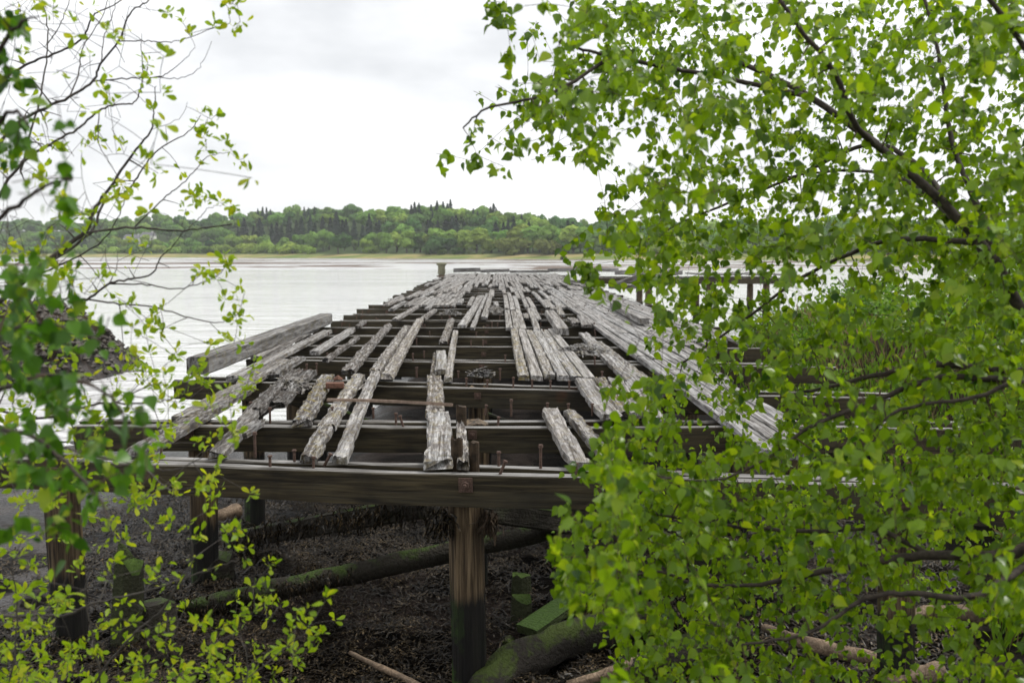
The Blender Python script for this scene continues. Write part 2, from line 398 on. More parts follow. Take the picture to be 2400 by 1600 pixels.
# ------------------------------------------------------------------ the ground, water, far shore
def bank_edge(y): return interp(y, [(0, 1.5), (5, 2.6), (8.5, 3.6), (12, 5.6), (14, 6.6), (25, 7.2), (60, 8.5)])
def gz(x, y):
    z = interp(y, [(-40, 3.9), (1.5, 3.45), (3, 3.0), (5, 1.9), (7, 1.25), (9, 1.08), (12, 1.08), (17, 0.52), (24, 0.24), (30, 0.0), (38, -0.4), (48, -0.9), (80, -2)])
    z -= 0.12 * sstep(-3.0, -9.0, x) * sstep(6, 9, y)
    z -= 0.30 * sstep(-3.2, -1.5, x) * (1 - sstep(1.0, 3.0, x)) * sstep(5, 8, y) * (1 - sstep(10, 13, y))
    z = max(z, lerp(z, 0.34, sstep(-5.2, -2.6, x) * (1 - sstep(66, 80, y)) * sstep(20, 24, y) * (1 - sstep(8, 11, x))))
    rise = sstep(0.0, 3.2, x - bank_edge(y)) * sstep(4, 8, y) * (1 - sstep(34, 48, y))
    z = lerp(z, max(z, 2.75 + 0.05 * max(0, x - 7)), rise)
    d = -(x + 14.6 + 0.06 * (y - 40))
    emb = sstep(0, 5.5, d) * sstep(37.5, 43, y) * (1 - sstep(47.5, 50.5, y + 0.25 * d))
    z = lerp(z, 2.9, emb)
    z += 0.10 * ns(x * 0.5, y * 0.5, 3.1) + 0.05 * ns(x * 1.7, y * 1.7, 9.0)
    return z
def grid_mesh(name, xs, ys, fz, mat, smooth=True):
    nx, ny = len(xs), len(ys)
    v = np.array([(x, y, fz(x, y)) for y in ys for x in xs])
    i = np.arange(nx * ny).reshape(ny, nx)
    f = np.stack([i[:-1, :-1].ravel(), i[:-1, 1:].ravel(), i[1:, 1:].ravel(), i[1:, :-1].ravel()], 1)
    return np_mesh(name, v, f, mat, smooth=smooth)
xs = np.concatenate([np.linspace(-70, -22, 25), np.linspace(-21, -7, 30), np.linspace(-6.8, 9, 100), np.linspace(9.5, 60, 40)])
ys = np.concatenate([np.linspace(-40, 4, 16), np.linspace(4.5, 26, 130), np.linspace(26.5, 60, 68), np.linspace(61, 95, 26)])
shore_ground = link('ground', grid_mesh('ground', xs, ys, gz, M['mud'])); tag(shore_ground, kind='structure')
water = MB().add([(-1500, -60, 0), (1500, -60, 0), (1500, 900, 0), (-1500, 900, 0)], [(0, 1, 2, 3)]).build('water', M['water']); tag(water, kind='structure')
seabed = MB().add([(-1600, -300, -2.4), (1600, -300, -2.4), (1600, 2050, -2.4), (-1600, 2050, -2.4)], [(0, 1, 2, 3)]).build('terrain', M['mud']); tag(seabed, kind='structure')

SKY = [(-900, 545), (-200, 528), (0, 520), (200, 520), (380, 506), (470, 516), (600, 499), (720, 490), (820, 489), (900, 496), (960, 490), (1060, 489), (1130, 497), (1200, 509), (1300, 519), (1400, 522), (1500, 526), (1700, 524), (2000, 522), (2400, 520), (3200, 540)]
def shoreY(x): return 620 - 0.8 * x
def hill(x, y):
    t = y - shoreY(x)
    u = 1165 + FPX * x / max(y, 50)
    top = 5.2 + (594 - interp(u, SKY)) * y / FPX - 12.5
    top = max(top, 5)
    if t < 0: return interp(t, [(-300, -0.4), (0, 1.9)])
    z = 1.9 + 3.4 * min(1, t / 34)
    z = lerp(z, top, sstep(44, 183, t))
    return z - 12 * sstep(220, 430, t)
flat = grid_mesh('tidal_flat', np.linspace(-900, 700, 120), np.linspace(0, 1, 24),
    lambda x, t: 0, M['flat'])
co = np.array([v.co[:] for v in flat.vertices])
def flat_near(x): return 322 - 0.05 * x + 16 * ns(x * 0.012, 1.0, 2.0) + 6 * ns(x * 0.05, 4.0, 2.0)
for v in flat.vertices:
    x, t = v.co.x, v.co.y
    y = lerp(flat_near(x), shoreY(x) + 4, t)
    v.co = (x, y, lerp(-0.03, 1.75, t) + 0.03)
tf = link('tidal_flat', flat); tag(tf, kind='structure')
hm = grid_mesh('hill', np.linspace(-1100, 760, 94), np.linspace(0, 1, 40), lambda x, t: 0, M['marsh'])
for v in hm.vertices:
    x, t = v.co.x, v.co.y * 460 - 1.0
    y = shoreY(x) + t + 2.5 * ns(x * 0.05, 7.7)
    v.co = (x, y, hill(x, shoreY(x) + max(t, 0)) + (0.0 if t > 0 else -0.6))
fa = hm.attributes.new('wood', 'FLOAT', 'POINT')
fa.data.foreach_set('value', [1.0 if v.co.y - shoreY(v.co.x) > 31 else 0.0 for v in hm.vertices])
hl = link('hill', hm); tag(hl, kind='structure')

# ------------------------------------------------------------------ trees of the far shore
def crown_mesh(name, kind, seed):
    r = np.random.RandomState(seed)
    P, S, C0 = [], [], []
    if kind == 'conifer':
        for k in range(16):
            h = 0.10 + 0.90 * k / 15.0
            rad = 0.27 * (1 - h) ** 0.8 + 0.012
            m = int(20 + 60 * (1 - h))
            for _ in range(m):
                C0.append((0, 0, h - .25)); a = r.uniform(0, 6.283); q = rad * (0.35 + 0.65 * r.rand()) * (1 + 0.25 * math.sin(3 * a + k * 1.9))
                P.append((q * math.cos(a), q * math.sin(a), h + r.uniform(-.03, .03) - 0.12 * q)); S.append(0.045)
    else:
        lob = {'round': 9, 'tall': 8, 'bush': 7}[kind]
        for k in range(lob):
            if kind == 'round': c = (r.uniform(-.30, .30), r.uniform(-.30, .30), r.uniform(.42, .80)); rr = r.uniform(.16, .27)
            elif kind == 'tall': c = (r.uniform(-.13, .13), r.uniform(-.13, .13), r.uniform(.25, .88)); rr = r.uniform(.10, .17)
            else: c = (r.uniform(-.42, .42), r.uniform(-.42, .42), r.uniform(.15, .60)); rr = r.uniform(.20, .34)
            for _ in range(135):
                C0.append(c); d = r.normal(size=3); d /= np.linalg.norm(d); q = rr * (0.72 + 0.36 * r.rand())
                P.append((c[0] + d[0] * q, c[1] + d[1] * q, max(0.02, c[2] + d[2] * q * 0.9))); S.append(0.062)
    P = np.array(P); S = np.array(S) * r.uniform(0.6, 1.4, len(P))
    n = len(P)
    O = P - np.array(C0); O /= np.linalg.norm(O, axis=1)[:, None] + 1e-9
    O = O + r.normal(size=(n, 3)) * .38 + np.array([0, 0, .25]); O /= np.linalg.norm(O, axis=1)[:, None]
    A = np.cross(O, r.normal(size=(n, 3))); A /= np.linalg.norm(A, axis=1)[:, None]
    B = np.cross(O, A)
    q = S[:, None]
    V = np.stack([P - A * q - B * q * .6, P + A * q - B * q * .7, P + A * q * .8 + B * q * .7, P - A * q * .7 + B * q * .6], 1).reshape(-1, 3)
    F = np.arange(4 * n).reshape(n, 4)
    return np_mesh(name, V, F, M['far'])
CROWN = {k: [crown_mesh('crown', k, 10 * i + j) for j in range(4)] for i, k in enumerate(('round', 'tall', 'bush', 'conifer'))}
trunk_mesh = MB().tube([(0, 0, -0.06), (0.01, 0, 0.3), (0, 0.01, 0.7)], [0.03, 0.022, 0.008], 6).tube([(0, 0, .3), (.12, .03, .55)], [.012, .005], 5).tube([(0, 0, .35), (-.11, -.04, .6)], [.012, .005], 5).mesh('trunk', M['far_bark'])
NAMES = {'round': 'broadleaf_tree', 'tall': 'birch_tree', 'bush': 'willow_bush', 'conifer': 'spruce_tree'}
ZONES = [(420, 'behind the willow twigs'), (700, 'left of the big round tree'), (900, 'near the big round tree'), (1140, 'above the bollard'), (1420, 'above the right pier end'), (9999, 'behind the birch')]
def far_tree(kind, px, t, h, col, label, group, wide=1.0):
    # distance from the shore line behind which it stands
    k = (px - VPX) / FPX
    if t > 0: t += 18
    Y = (620 + t) / (1 + 0.8 * k); X = k * Y
    o = empty(NAMES[kind], (X, Y, hill(X, Y) - 0.3))
    o.rotation_euler.z = rng.uniform(0, 6.28)
    o.scale = (h * wide, h * wide, h)
    if group:
        zone = next(z for lim, z in ZONES if px < lim)
        label = label + ', ' + zone
        if kind in ('round', 'bush'): label = ('paler ' if col[0] > .22 else ('darker ' if col[0] < .13 else '')) + label
    tag(o, label, 'bush' if kind == 'bush' else 'tree', group)
    c = link('crown', CROWN[kind][rng.randrange(4)], o); c.color = (*col, 1)
    link('trunk', trunk_mesh, o)
    return o
def jit(c, a=0.25):
    f = rng.uniform(1 - a, 1 + a); g = rng.uniform(0.9, 1.12)
    return (c[0] * f * g, c[1] * f, c[2] * f)
LG, MG, DG, OG, CG = (0.30, 0.42, 0.085), (0.20, 0.345, 0.075), (0.12, 0.235, 0.07), (0.20, 0.19, 0.065), (0.045, 0.085, 0.052)
def xrange_px(a, b, step):
    x = a
    while x < b:
        yield x + rng.uniform(-.4, .4) * step
        x += step * (1.0 if x < 1480 else 1.7)
GB, GT, GH, GC, GS = 'willow bushes along the marsh', 'slender trees behind the marsh', 'broadleaf trees on the far hillside', 'spruces of the dark plantation', 'trees along the far skyline'
for px in xrange_px(-80, 2460, 21):
    if 745 < px < 850: continue
    if px < 900 or px > 1480:
        far_tree('bush', px, rng.uniform(14, 30), rng.uniform(6, 11), jit(LG if rng.random() < .7 else MG), 'willow bush at the far marsh edge', GB, rng.uniform(1.0, 1.5))
    else:
        far_tree('tall', px, rng.uniform(22, 40), rng.uniform(14, 20), jit(MG if rng.random() < .7 else LG), 'slender green tree behind the tan far marsh', GT, rng.uniform(1.1, 1.6))
for px in xrange_px(-80, 2460, 24):
    far_tree('round' if rng.random() < .6 else 'tall', px, rng.uniform(38, 62), rng.uniform(9, 17), jit(MG if rng.random() < .6 else LG), 'green broadleaf tree low on the far hill', GH, rng.uniform(1.0, 1.3))
for px in xrange_px(-80, 2460, 15):
    con = (560 < px < 900) or (985 < px < 1100) or (1150 < px < 1260) or 1330 < px < 1345
    if con or rng.random() < .06:
        far_tree('conifer', px, rng.uniform(70, 105), rng.uniform(15, 20), jit(CG, .3), 'dark spruce in the plantation below the hilltop', GC, rng.uniform(0.8, 1.1))
    elif rng.random() < .75:
        far_tree('round', px, rng.uniform(75, 110), rng.uniform(12, 16), jit(MG if rng.random() < .55 else DG), 'green broadleaf tree halfway up the far hill', GH, rng.uniform(0.9, 1.2))
for px in xrange_px(-80, 2460, 24):
    far_tree('round' if rng.random() < .8 else 'tall', px, rng.uniform(120, 145), rng.uniform(10, 18), jit(MG if rng.random() < .5 else (DG if rng.random() < .5 else LG)), 'green broadleaf tree high on the far hill', GH, rng.uniform(1.0, 1.25))
for px in xrange_px(-80, 2460, 22):
    far_tree('round', px, rng.uniform(160, 180), rng.uniform(11, 18), jit(MG if rng.random() < .6 else DG), 'green broadleaf tree on the far skyline', GS, rng.uniform(0.9, 1.2))
for px in xrange_px(-80, 2460, 20):
    far_tree('bush', px, rng.uniform(168, 190), rng.uniform(8, 11), jit(MG), 'green undergrowth bush on the far skyline', GS, 1.3)
for px, h in [(552, 17), (611, 22), (622, 24), (631, 23), (640, 20), (966, 22), (974, 25), (984, 24), (1012, 22), (1026, 26), (1040, 25), (1050, 23), (1057, 27), (1110, 20), (1120, 18), (1150, 24), (1157, 28), (1163, 24), (1222, 21), (718, 20), (728, 19), (742, 20), (684, 17)]:
    far_tree('conifer', px, 150, h * .74, jit(CG), 'pointed conifer breaking the skyline of the far hill', 'conifers on the far skyline', 0.72)
far_tree('round', 795, 12, 16, (0.075, 0.155, 0.045), 'big spreading round tree standing alone at the marsh edge', None, 1.45)
far_tree('round', 505, 30, 12, (0.035, 0.085, 0.035), 'dark domed tree among pale willows on the far shore', None, 1.4)
far_tree('bush', 1022, 14, 15, (0.085, 0.165, 0.055), 'large domed bush beside the marsh, left of smaller bushes', None, 1.2)
far_tree('bush', 1205, 14, 13, (0.18, 0.215, 0.06), 'olive green bush, wider of two at the marsh edge', None, 1.4)
far_tree('bush', 1285, 12, 12, (0.18, 0.21, 0.06), 'rounded olive bush standing forward on the tan marsh', None, 1.2)
far_tree('bush', 1073, 10, 5.5, (0.08, 0.15, 0.04), 'low round green bush in front of the slender trees', None, 1.4)
far_tree('bush', 1040, 8, 4.5, (0.10, 0.16, 0.045), 'smallest low green bush beside the large domed bush', None, 1.4)
far_tree('tall', 1100, 10, 5.5, (0.22, 0.27, 0.13), 'small silvery tree in front of the green wood', None, 1.3)
far_tree('tall', 1132, 9, 4.0, (0.24, 0.28, 0.13), 'little pale sapling on the marsh edge', None, 1.3)
far_tree('bush', 1322, -10, 2.6, (0.03, 0.04, 0.02), 'tiny dark bush alone on the marsh grass', None, 1.3)
def house(px, t, w, d, h, label):
    k = (px - VPX) / FPX; Y = (620 + t) / (1 + 0.8 * k); X = k * Y
    o = empty('house', (X, Y, hill(X, Y) + 3.2)); tag(o, label, 'house')
    MB().box((0, 0, h / 2 - 4), (w, d, h + 8)).build('wall', M['wall'], o)
    rf = MB().add([(-w / 2 - .4, -d / 2 - .4, h), (w / 2 + .4, -d / 2 - .4, h), (w / 2 + .4, d / 2 + .4, h), (-w / 2 - .4, d / 2 + .4, h), (-w / 2 + 1, 0, h + 3.4), (w / 2 - 1, 0, h + 3.4)],
        [(0, 1, 5, 4), (1, 2, 5), (2, 3, 4, 5), (3, 0, 4), (3, 2, 1, 0)]).build('roof', M['roof'], o)
    MB().box((w * .3, 0, h + 3.2), (1.0, 1.0, 2.2)).build('chimney', M['wall'], rf)
    for i in range(int(w // 3)):
        for zz in (1.6, 4.4):
            if zz + 1 < h: MB().box((-w / 2 + 1.7 + 3 * i, -d / 2 - .01, zz), (1.0, .06, 1.4)).build('window', M['pane'], o)
    return o
house(322, 88, 17, 8, 6.5, 'long white house among trees on the far left shore')
house(357, 92, 13, 8, 7.5, 'white house with slate roof right of the longer one')

# ------------------------------------------------------------------ the pier
ZB = 3.10                         # top of the cap beams
pier = empty('timber_pier', (0, 9.5, 0)); tag(pier, 'derelict grey timber pier with gaps in its deck, running out into the river', 'pier')
PINV = Matrix.Translation(Vector((0, -9.5, 0)))
def child(o): o.location = PINV @ Vector(o.location); o.parent = pier; return o

def beam_mesh(L, th, h, seed, seg=None):
    seg = seg or max(4, int(L / 0.5)); r = np.random.RandomState(seed)
    mb = MB(); v = []; f = []
    prof = [(-.5, -.5), (-.5, .46), (-.44, .5), (.44, .5), (.5, .46), (.5, -.5)]
    n = len(prof)
    for i in range(seg + 1):
        x = -L / 2 + L * i / seg
        for k, (a, b) in enumerate(prof):
            w = 0.008 * ns(x * 1.3 + seed, k * 3.3) + (0.02 * ns(x * 4, seed + k) if b > .4 else 0)
            xe = x + (r.uniform(-.03, .03) if i in (0, seg) else 0)
            v.append((xe, a * th + w + .02 * ns(x * .25, seed * 2.2), b * h + w + .025 * ns(x * .3, seed * 1.7) - (0.016 * max(0, ns(x * 2.1, seed * 1.1)) if b > 0 else 0)))
    for i in range(seg):
        for k in range(n):
            a = i * n + k; b = i * n + (k + 1) % n
            f.append((a, a + n, b + n, b))
    f.append(tuple(range(n))); f.append(tuple(seg * n + k for k in range(n - 1, -1, -1)))
    return mb.add(v, f)
# front-edge lines of the cap beams: (left px, py) - (right px, py) of the front timber, gap to the back one
BENTS = []
def bent_px(l, r, gap):
    a, b = G(l[0], l[1], ZB), G(r[0], r[1], ZB)
    s = (b.y - a.y) / (b.x - a.x)
    BENTS.append((a.y - s * a.x, s, gap))
bent_px((300, 1083), (1500, 1122), 0.36)
bent_px((400, 999), (1300, 1000), 0.55)
bent_px((450, 892), (1250, 912), 0.75)
bent_px((720, 842), (1150, 848), 0.55)
bent_px((720, 810), (1150, 813), 0.45)
bent_px((850, 787), (1150, 789), 0.6)
y0 = BENTS[-1][0]
for k in range(1, 25):
    BENTS.append((y0 + 3.15 * k + rng.uniform(-.25, .25), rng.uniform(-.01, .01), rng.uniform(.36, .6)))
PILE_X = (-4.35, -0.30, 3.75)
bolt_mesh = MB().box((0, 0, 0), (0.17, 0.025, 0.17)).tube([(0, -.012, 0), (0, -.05, 0)], [.05, .05], 6).tube([(0, -.05, 0), (0, -.075, 0)], [.024, .02], 8).mesh('bolt', M['rust'])
pile_seed = 0
for bi, (yc, s, gap) in enumerate(BENTS):
    ang = math.atan(s)
    for j in range(2):
        th = 0.14; h = 0.31 if bi else 0.315
        x0 = -5.25 + rng.uniform(-.12, .35); x1 = 6.35 + rng.uniform(-.5, .4)
        if bi == 0: x0 = -5.05 if j else -5.7
        if bi == 2: x0 = -5.5 if j == 0 else -5.35
        L = x1 - x0; xc = (x0 + x1) / 2
        dz = rng.uniform(-.02, .015) - (0.03 if j else 0)
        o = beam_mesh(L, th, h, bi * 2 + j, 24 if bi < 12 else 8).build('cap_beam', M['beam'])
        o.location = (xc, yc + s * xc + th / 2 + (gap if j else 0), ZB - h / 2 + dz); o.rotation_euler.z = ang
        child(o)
        if j == 0 and bi < 14:
            for X in ((-4.6 if bi == 0 else -3.75 if bi == 1 else -4.15), -0.30, 3.75):
                b = link('bolt', bolt_mesh, o, (X - xc, -th / 2 - 0.016, 0.02 + rng.uniform(-.05, .05)), (0, rng.uniform(-.12, .12), 0))
                b.scale = (0.8,) * 3 if bi == 0 else (0.62,) * 3
    for X in ((-4.6 if bi == 0 else -3.75 if bi == 1 else -4.15), -0.30, 3.75):
        yp = yc + s * X + 0.14 + (gap - 0.0) / 2
        rr = rng.uniform(.155, .175); top = ZB - .02 + rng.uniform(-.08, 0)
        bot = max(gz(X, yp) - 0.4, -2.5)
        wt = min(rr, (gap - .14) / 2 - .005)
        mb = MB(); ring = 14; v = []; f = []
        zl = [bot, lerp(bot, 2.75, .35), lerp(bot, 2.75, .7), 2.76, 2.80, 2.95, top]
        for zi, z in enumerate(zl):
            for k in range(ring):
                a = 2 * math.pi * k / ring
                q = rr * (1 + .10 * ns(k * 1.7 + bi * 5, z * .6, X) + .05 * (k % 2))
                x, y = q * math.cos(a), q * math.sin(a)
                if zi >= 4: y = max(-wt, min(wt, y))
                v.append((x + .04 * ns(z * .5, bi * 2.3), y, z + (0.10 * ns(k * 2.3, bi * 3.7) if zi == len(zl) - 1 else 0)))
        for i in range(len(zl) - 1):
            for k in range(ring):
                a0 = i * ring + k; a1 = i * ring + (k + 1) % ring
                f.append((a0, a1, a1 + ring, a0 + ring))
        f.append(tuple((len(zl) - 1) * ring + k for k in range(ring)))
        if bi == 0 and X == -0.30: pass
        o = mb.add(v, f).build('pile', M['pile'], smooth=False); o.location = (X, yp, 0); child(o)
# the two split posts that stand up at the head of the front pile, and one behind
for px, py, w, hh in [(1069, 1100, .115, .27), (1111, 1102, .10, .24), (1080, 1000, .13, .22)]:
    p = G(px, py, ZB); mb = MB(); v = []; f = []; n = 10
    for z in (-.35, -.1, .1, hh):
        for k in range(n):
            a = 6.283 * k / n; q = w / 2 * (1 + .22 * ns(k * 2.2, z * 2, px))
            v.append((q * math.cos(a), q * math.sin(a) * .8, z + (.05 * ns(k * 3.1, px) if z == hh else 0)))
    for i in range(3):
        for k in range(n):
            f.append((i * n + k, i * n + (k + 1) % n, (i + 1) * n + (k + 1) % n, (i + 1) * n + k))
    f.append(tuple(3 * n + k for k in range(n)))
    o = mb.add(v, f).build('pile_splinter', M['split']); o.location = (p.x, p.y + .20, ZB); child(o)
# braces and walings under the deck
def brace(a, b, w, h, name='brace', mat='mossy'):
    a, b = Vector(a), Vector(b); d = b - a; L = d.length
    mb = MB(); v = []; f = []; n = 8; seg = 12
    q = d.to_track_quat('Y', 'Z').to_matrix()
    for i in range(seg + 1):
        y = -L / 2 + L * i / seg
        for k, (x, z) in enumerate([(-.5, -.4), (-.4, -.5), (.4, -.5), (.5, -.4), (.5, .4), (.38, .5), (-.38, .5), (-.5, .4)]):
            e = 1 + .08 * ns(y * 1.5, k * 2.0, L)
            v.append((x * w * e, y, z * h * e))
    for i in range(seg):
        for k in range(n): f.append((i * n + k, i * n + (k + 1) % n, (i + 1) * n + (k + 1) % n, (i + 1) * n + k))
    f.append(tuple(range(n - 1, -1, -1))); f.append(tuple(seg * n + k for k in range(n)))
    o = mb.add(v, f).build(name, M[mat]); o.location = (a + b) / 2; o.rotation_euler = q.to_euler(); return o
def under(px, py, d): return PD(px, py, d)
child(brace(under(1000, 1185, 11.0), under(560, 1262, 14.6), .26, .26))
child(brace(under(1120, 1190, 10.6), under(1500, 1250, 12.6), .24, .26))
child(brace(under(1330, 1180, 10.2), under(1700, 1330, 11.2), .20, .24))
child(brace((-.3, 16.3, 2.5), (3.75, 16.3, 1.0), .16, .26)); child(brace((-4.3, 19.8, 2.4), (-.3, 19.8, .9), .16, .26))
for X in (-4.0, 4.1): child(brace((X, 15.9, 2.60), (X, 48, 2.58), .18, .26, 'stringer', 'mossy'))

# deck planks ---------------------------------------------------------------
PTOP = ZB + 0.085
def plank_mesh(L, w, th, rot, seed):
    r = random.Random(seed); nx = 7
    seg = max(4, min(44, int(L / (0.09 + 0.10 * (1 - rot)))))
    prof = [(-.5, -1)] + [(-.5 + i / (nx - 1), 0) for i in range(nx)] + [(.5, -1)]
    n = len(prof); v = []; f = []
    e0 = [r.uniform(0, .02 + .22 * rot) for _ in prof]; e1 = [r.uniform(0, .02 + .22 * rot) for _ in prof]
    bow = r.uniform(-.02, .02); sag = r.uniform(-.012, .018)
    for i in range(seg + 1):
        t = i / seg
        for k, (a, b) in enumerate(prof):
            y = -L / 2 + L * t + (e0[k] if i == 0 else (-e1[k] if i == seg else 0))
            side = -1 if a < 0 else 1
            er = rot * (0.5 * max(0, ns(y * 2.3 + seed, side * 7.0) + .15) + .22 * max(0, ns(y * 8 + seed, side * 5.0))) + 0.03 * ns(y * 3 + seed, side * 3.0)
            x = a * w * (1 - er) + bow * (4 * t * (1 - t))
            z = th * b + sag * 4 * t * (1 - t)
            if b == 0:
                edge = 1 if k in (1, nx) else 0
                g = ns(k * 1.9 + seed, y * 0.9) * .010 + rot * (0.034 * ns(k * 2.7 + seed, y * 3.2) + .020 * ns(k * 5.1, y * 11.0 + seed)) - .008 * edge
                if rot > .5: g -= 0.05 * max(0, ns(y * 1.6 + seed * 3, k * .5) - .15)
                z += g
                if edge: x -= side * .006
            v.append((x, y, z))
    for i in range(seg):
        for k in range(n): f.append((i * n + k, (i * n + (k + 1) % n), (i + 1) * n + (k + 1) % n, (i + 1) * n + k))
    f.append(tuple(range(n - 1, -1, -1))); f.append(tuple(seg * n + k for k in range(n)))
    return MB().add(v, f)
PL = []                           # every plank: (mesh builder args, location, rotation, colour)
def plank_w(a, b, w, rot=.25, lich=.15, tone=None, th=.085, lift=0.0, tiltz=0.0):
    a, b = Vector(a), Vector(b)
    PL.append(dict(a=a, b=b, w=w, rot=rot, lich=lich, tone=tone if tone else rng.uniform(.78, 1.0), th=th, lift=lift, tilt=tiltz))
def plank(n1, f1, w, rot=.25, lich=.15, tone=None, th=.085, lift=0.0, tiltz=0.0):
    z = PTOP - .02
    plank_w(G(n1[0], n1[1], z), G(f1[0], f1[1], z), w, min(1, rot + .12), lich, tone, th, lift, tiltz)
# near planks read off the photograph (near end px, far end px, width m, rottenness, lichen)
plank((318, 1058), (585, 905), .30, .75, .35, .62); plank((420, 985), (668, 845), .27, .45, .3, .75); plank((545, 892), (768, 772), .26, .3, .2, .85); plank((640, 880), (705, 838), .22, .7, .2, .6)
plank((600, 838), (740, 768), .25, .2, .1, .9)
plank((736, 826), (825, 772), .22, .2, .15, .9); plank((838, 766), (856, 752), .16, .8, .1, .6)
plank((815, 872), (868, 808), .26, 1.0, .2, .72); plank((866, 812), (912, 760), .22, 1.0, .15, .7); plank((760, 842), (840, 790), .12, 1.0, .1, .7); plank((925, 753), (1008, 698), .20, .4, .1, .95)
plank((878, 876), (955, 762), .22, .75, .3, .85); plank((908, 880), (985, 750), .24, .5, .35, .98); plank((990, 748), (1020, 726), .2, .8, .2, .8)
plank((505, 1068), (600, 952), .20, .6, .2, .58); plank((592, 968), (698, 866), .25, .9, .1, .5); plank((648, 950), (728, 872), .24, 1.0, .1, .48); plank((560, 1020), (612, 985), .14, .7, .2, .6)
plank((705, 990), (768, 880), .26, 1.0, .8, .72); plank((722, 1078), (798, 950), .20, .8, .35, .82); plank((762, 1005), (842, 880), .23, .6, .5, .95); plank((796, 1078), (882, 874), .17, .45, .25, .92); plank((848, 920), (886, 874), .16, .9, .3, .8)
plank((1026, 1088), (1026, 968), .30, .55, .25, 1.0); plank((1019, 972), (1017, 884), .26, .8, .4, .95); plank((1031, 880), (1033, 828), .20, .15, .35, 1.0, lift=.05); plank((1050, 886), (1068, 778), .15, .35, .35, .98); plank((1012, 890), (1020, 830), .10, 1.0, .5, .7)
plank((1086, 1092), (1078, 992), .13, .9, .25, .9)
plank((1038, 804), (1058, 748), .22, 1.0, .3, .75); plank((1082, 774), (1130, 688), .24, .2, .2, .98); plank((1106, 770), (1141, 690), .14, .3, .2, .95); plank((1134, 747), (1152, 678), .22, .5, .3, .92)
for k in range(6):                # the set of six planks side by side
    x0 = .345 + .212 * k
    plank_w((x0 + .105, 16.15 + (.1 if k in (0, 2) else 0) + (.10 if k < 3 else 0), 0), (x0 + .02 + .085 * (1 - k / 6), 26.4, 0), .197, [.6, .25, .55, .3, .45, .12][k], [.85, .2, .5, .25, .45, .2][k], [.92, 1, .95, 1, .97, 1][k])
for k, (ya, yb, rt) in enumerate([(26.6, 35.5, .5), (26.6, 35.0, .4), (26.6, 36.0, .25), (31.0, 33.5, .9), (26.8, 36.0, .35), (30.5, 38.0, .4)]):
    plank_w((.33 + .19 * k, ya, 0), (.36 + .20 * k, yb, 0), .19, rt, .3, rng.uniform(.9, 1))
for k, (ya, yb) in enumerate([(35.8, 50), (35.4, 52), (36.3, 47), (44, 60), (38.4, 58), (36.6, 46)]):
    plank_w((.36 + .20 * k, ya, 0), (.40 + .20 * k, yb, 0), .19, .3, .2, rng.uniform(.88, 1))
plank((1320, 790), (1288, 747), .30, .15, .15, .92, th=.17, lift=.13); plank((1352, 765), (1338, 750), .28, .9, .1, .8, lift=.05); plank((1375, 768), (1362, 744), .3, .5, .1, .85, lift=.06)
plank((1318, 740), (1308, 718), .24, .9, .4, .9); plank((1298, 726), (1278, 703), .22, .2, .2, .9); plank((1312, 722), (1290, 694), .22, .2, .1, .95); plank((1340, 722), (1320, 702), .26, .2, .1, .92)
plank((1520, 925), (1366, 781), .26, .4, .25, .95); plank((1560, 925), (1400, 800), .20, .6, .4, .8)
plank((1437, 978), (1368, 890), .30, .35, .2, .88); plank((1468, 972), (1405, 888), .20, .6, .8, .8); plank((1500, 975), (1440, 888), .24, .3, .1, .95); plank((1545, 985), (1478, 900), .22, .3, .1, .95)
plank((1362, 1095), (1288, 958), .225, .45, .2, .95); plank((1452, 1108), (1334, 964), .17, .55, .5, .88); plank((1460, 1118), (1420, 1060), .12, 1, .2, .6)
plank((1511, 768), (1437, 723), .26, .2, .1, .85, th=.17, lift=.13)
# the sound field of planks on the right
for k in range(14):
    x = 2.83 + .218 * k
    ya = [10.0, 9.8, 10.3, 11.6, 15.8, 18.5, 21.5, 20.4, 22.6, 21.0, 23.5, 22.8, 23.9, 22.3][k]
    y = ya; first = True
    while y < 54:
        L = rng.uniform(6.5, 10.5)
        yb = min(y + L, 54 + rng.uniform(-1.5, 2))
        plank_w((x + .02 * (20 - y) / 20, y, 0), (x + rng.uniform(-.02, .02), yb - .03, 0), .203, .12 if not first or k > 5 else .3, .06, rng.uniform(.82, .97))
        y = yb; first = False
# the far deck, patchier on the left and towards the end
col_x = -4.75
while col_x < 5.9:
    y = 36 + rng.uniform(0, 3) if col_x < 0.2 or col_x > 1.7 else 50 + rng.uniform(0, 4)
    if col_x > 2.75: y = 54.5 + rng.uniform(0, 1.5)
    while y < 99:
        L = rng.uniform(3.5, 9.0) if y < 60 else rng.uniform(5, 12)
        pr = .92 if y > 62 else (.82 if -3.4 < col_x < -1.7 else (.35 if col_x < -3.4 else (.28 if col_x < .2 else .7)))
        if col_x < -4.0 and y < 75: pr = .25
        if rng.random() < pr:
            plank_w((col_x, y, 0), (col_x + rng.uniform(-.05, .05), min(y + L - .08, 100), 0), .196, rng.choice([.1, .2, .35, .6]), .15, rng.uniform(.75, 1.05), lift=max(0, rng.gauss(-.04, .05)))
        y += L
    col_x += .215
def plank_dist(p): return (p['a'].y + p['b'].y) / 2 - 40 * (0)
PL.sort(key=lambda p: p['a'].y)
far_mb = MB()
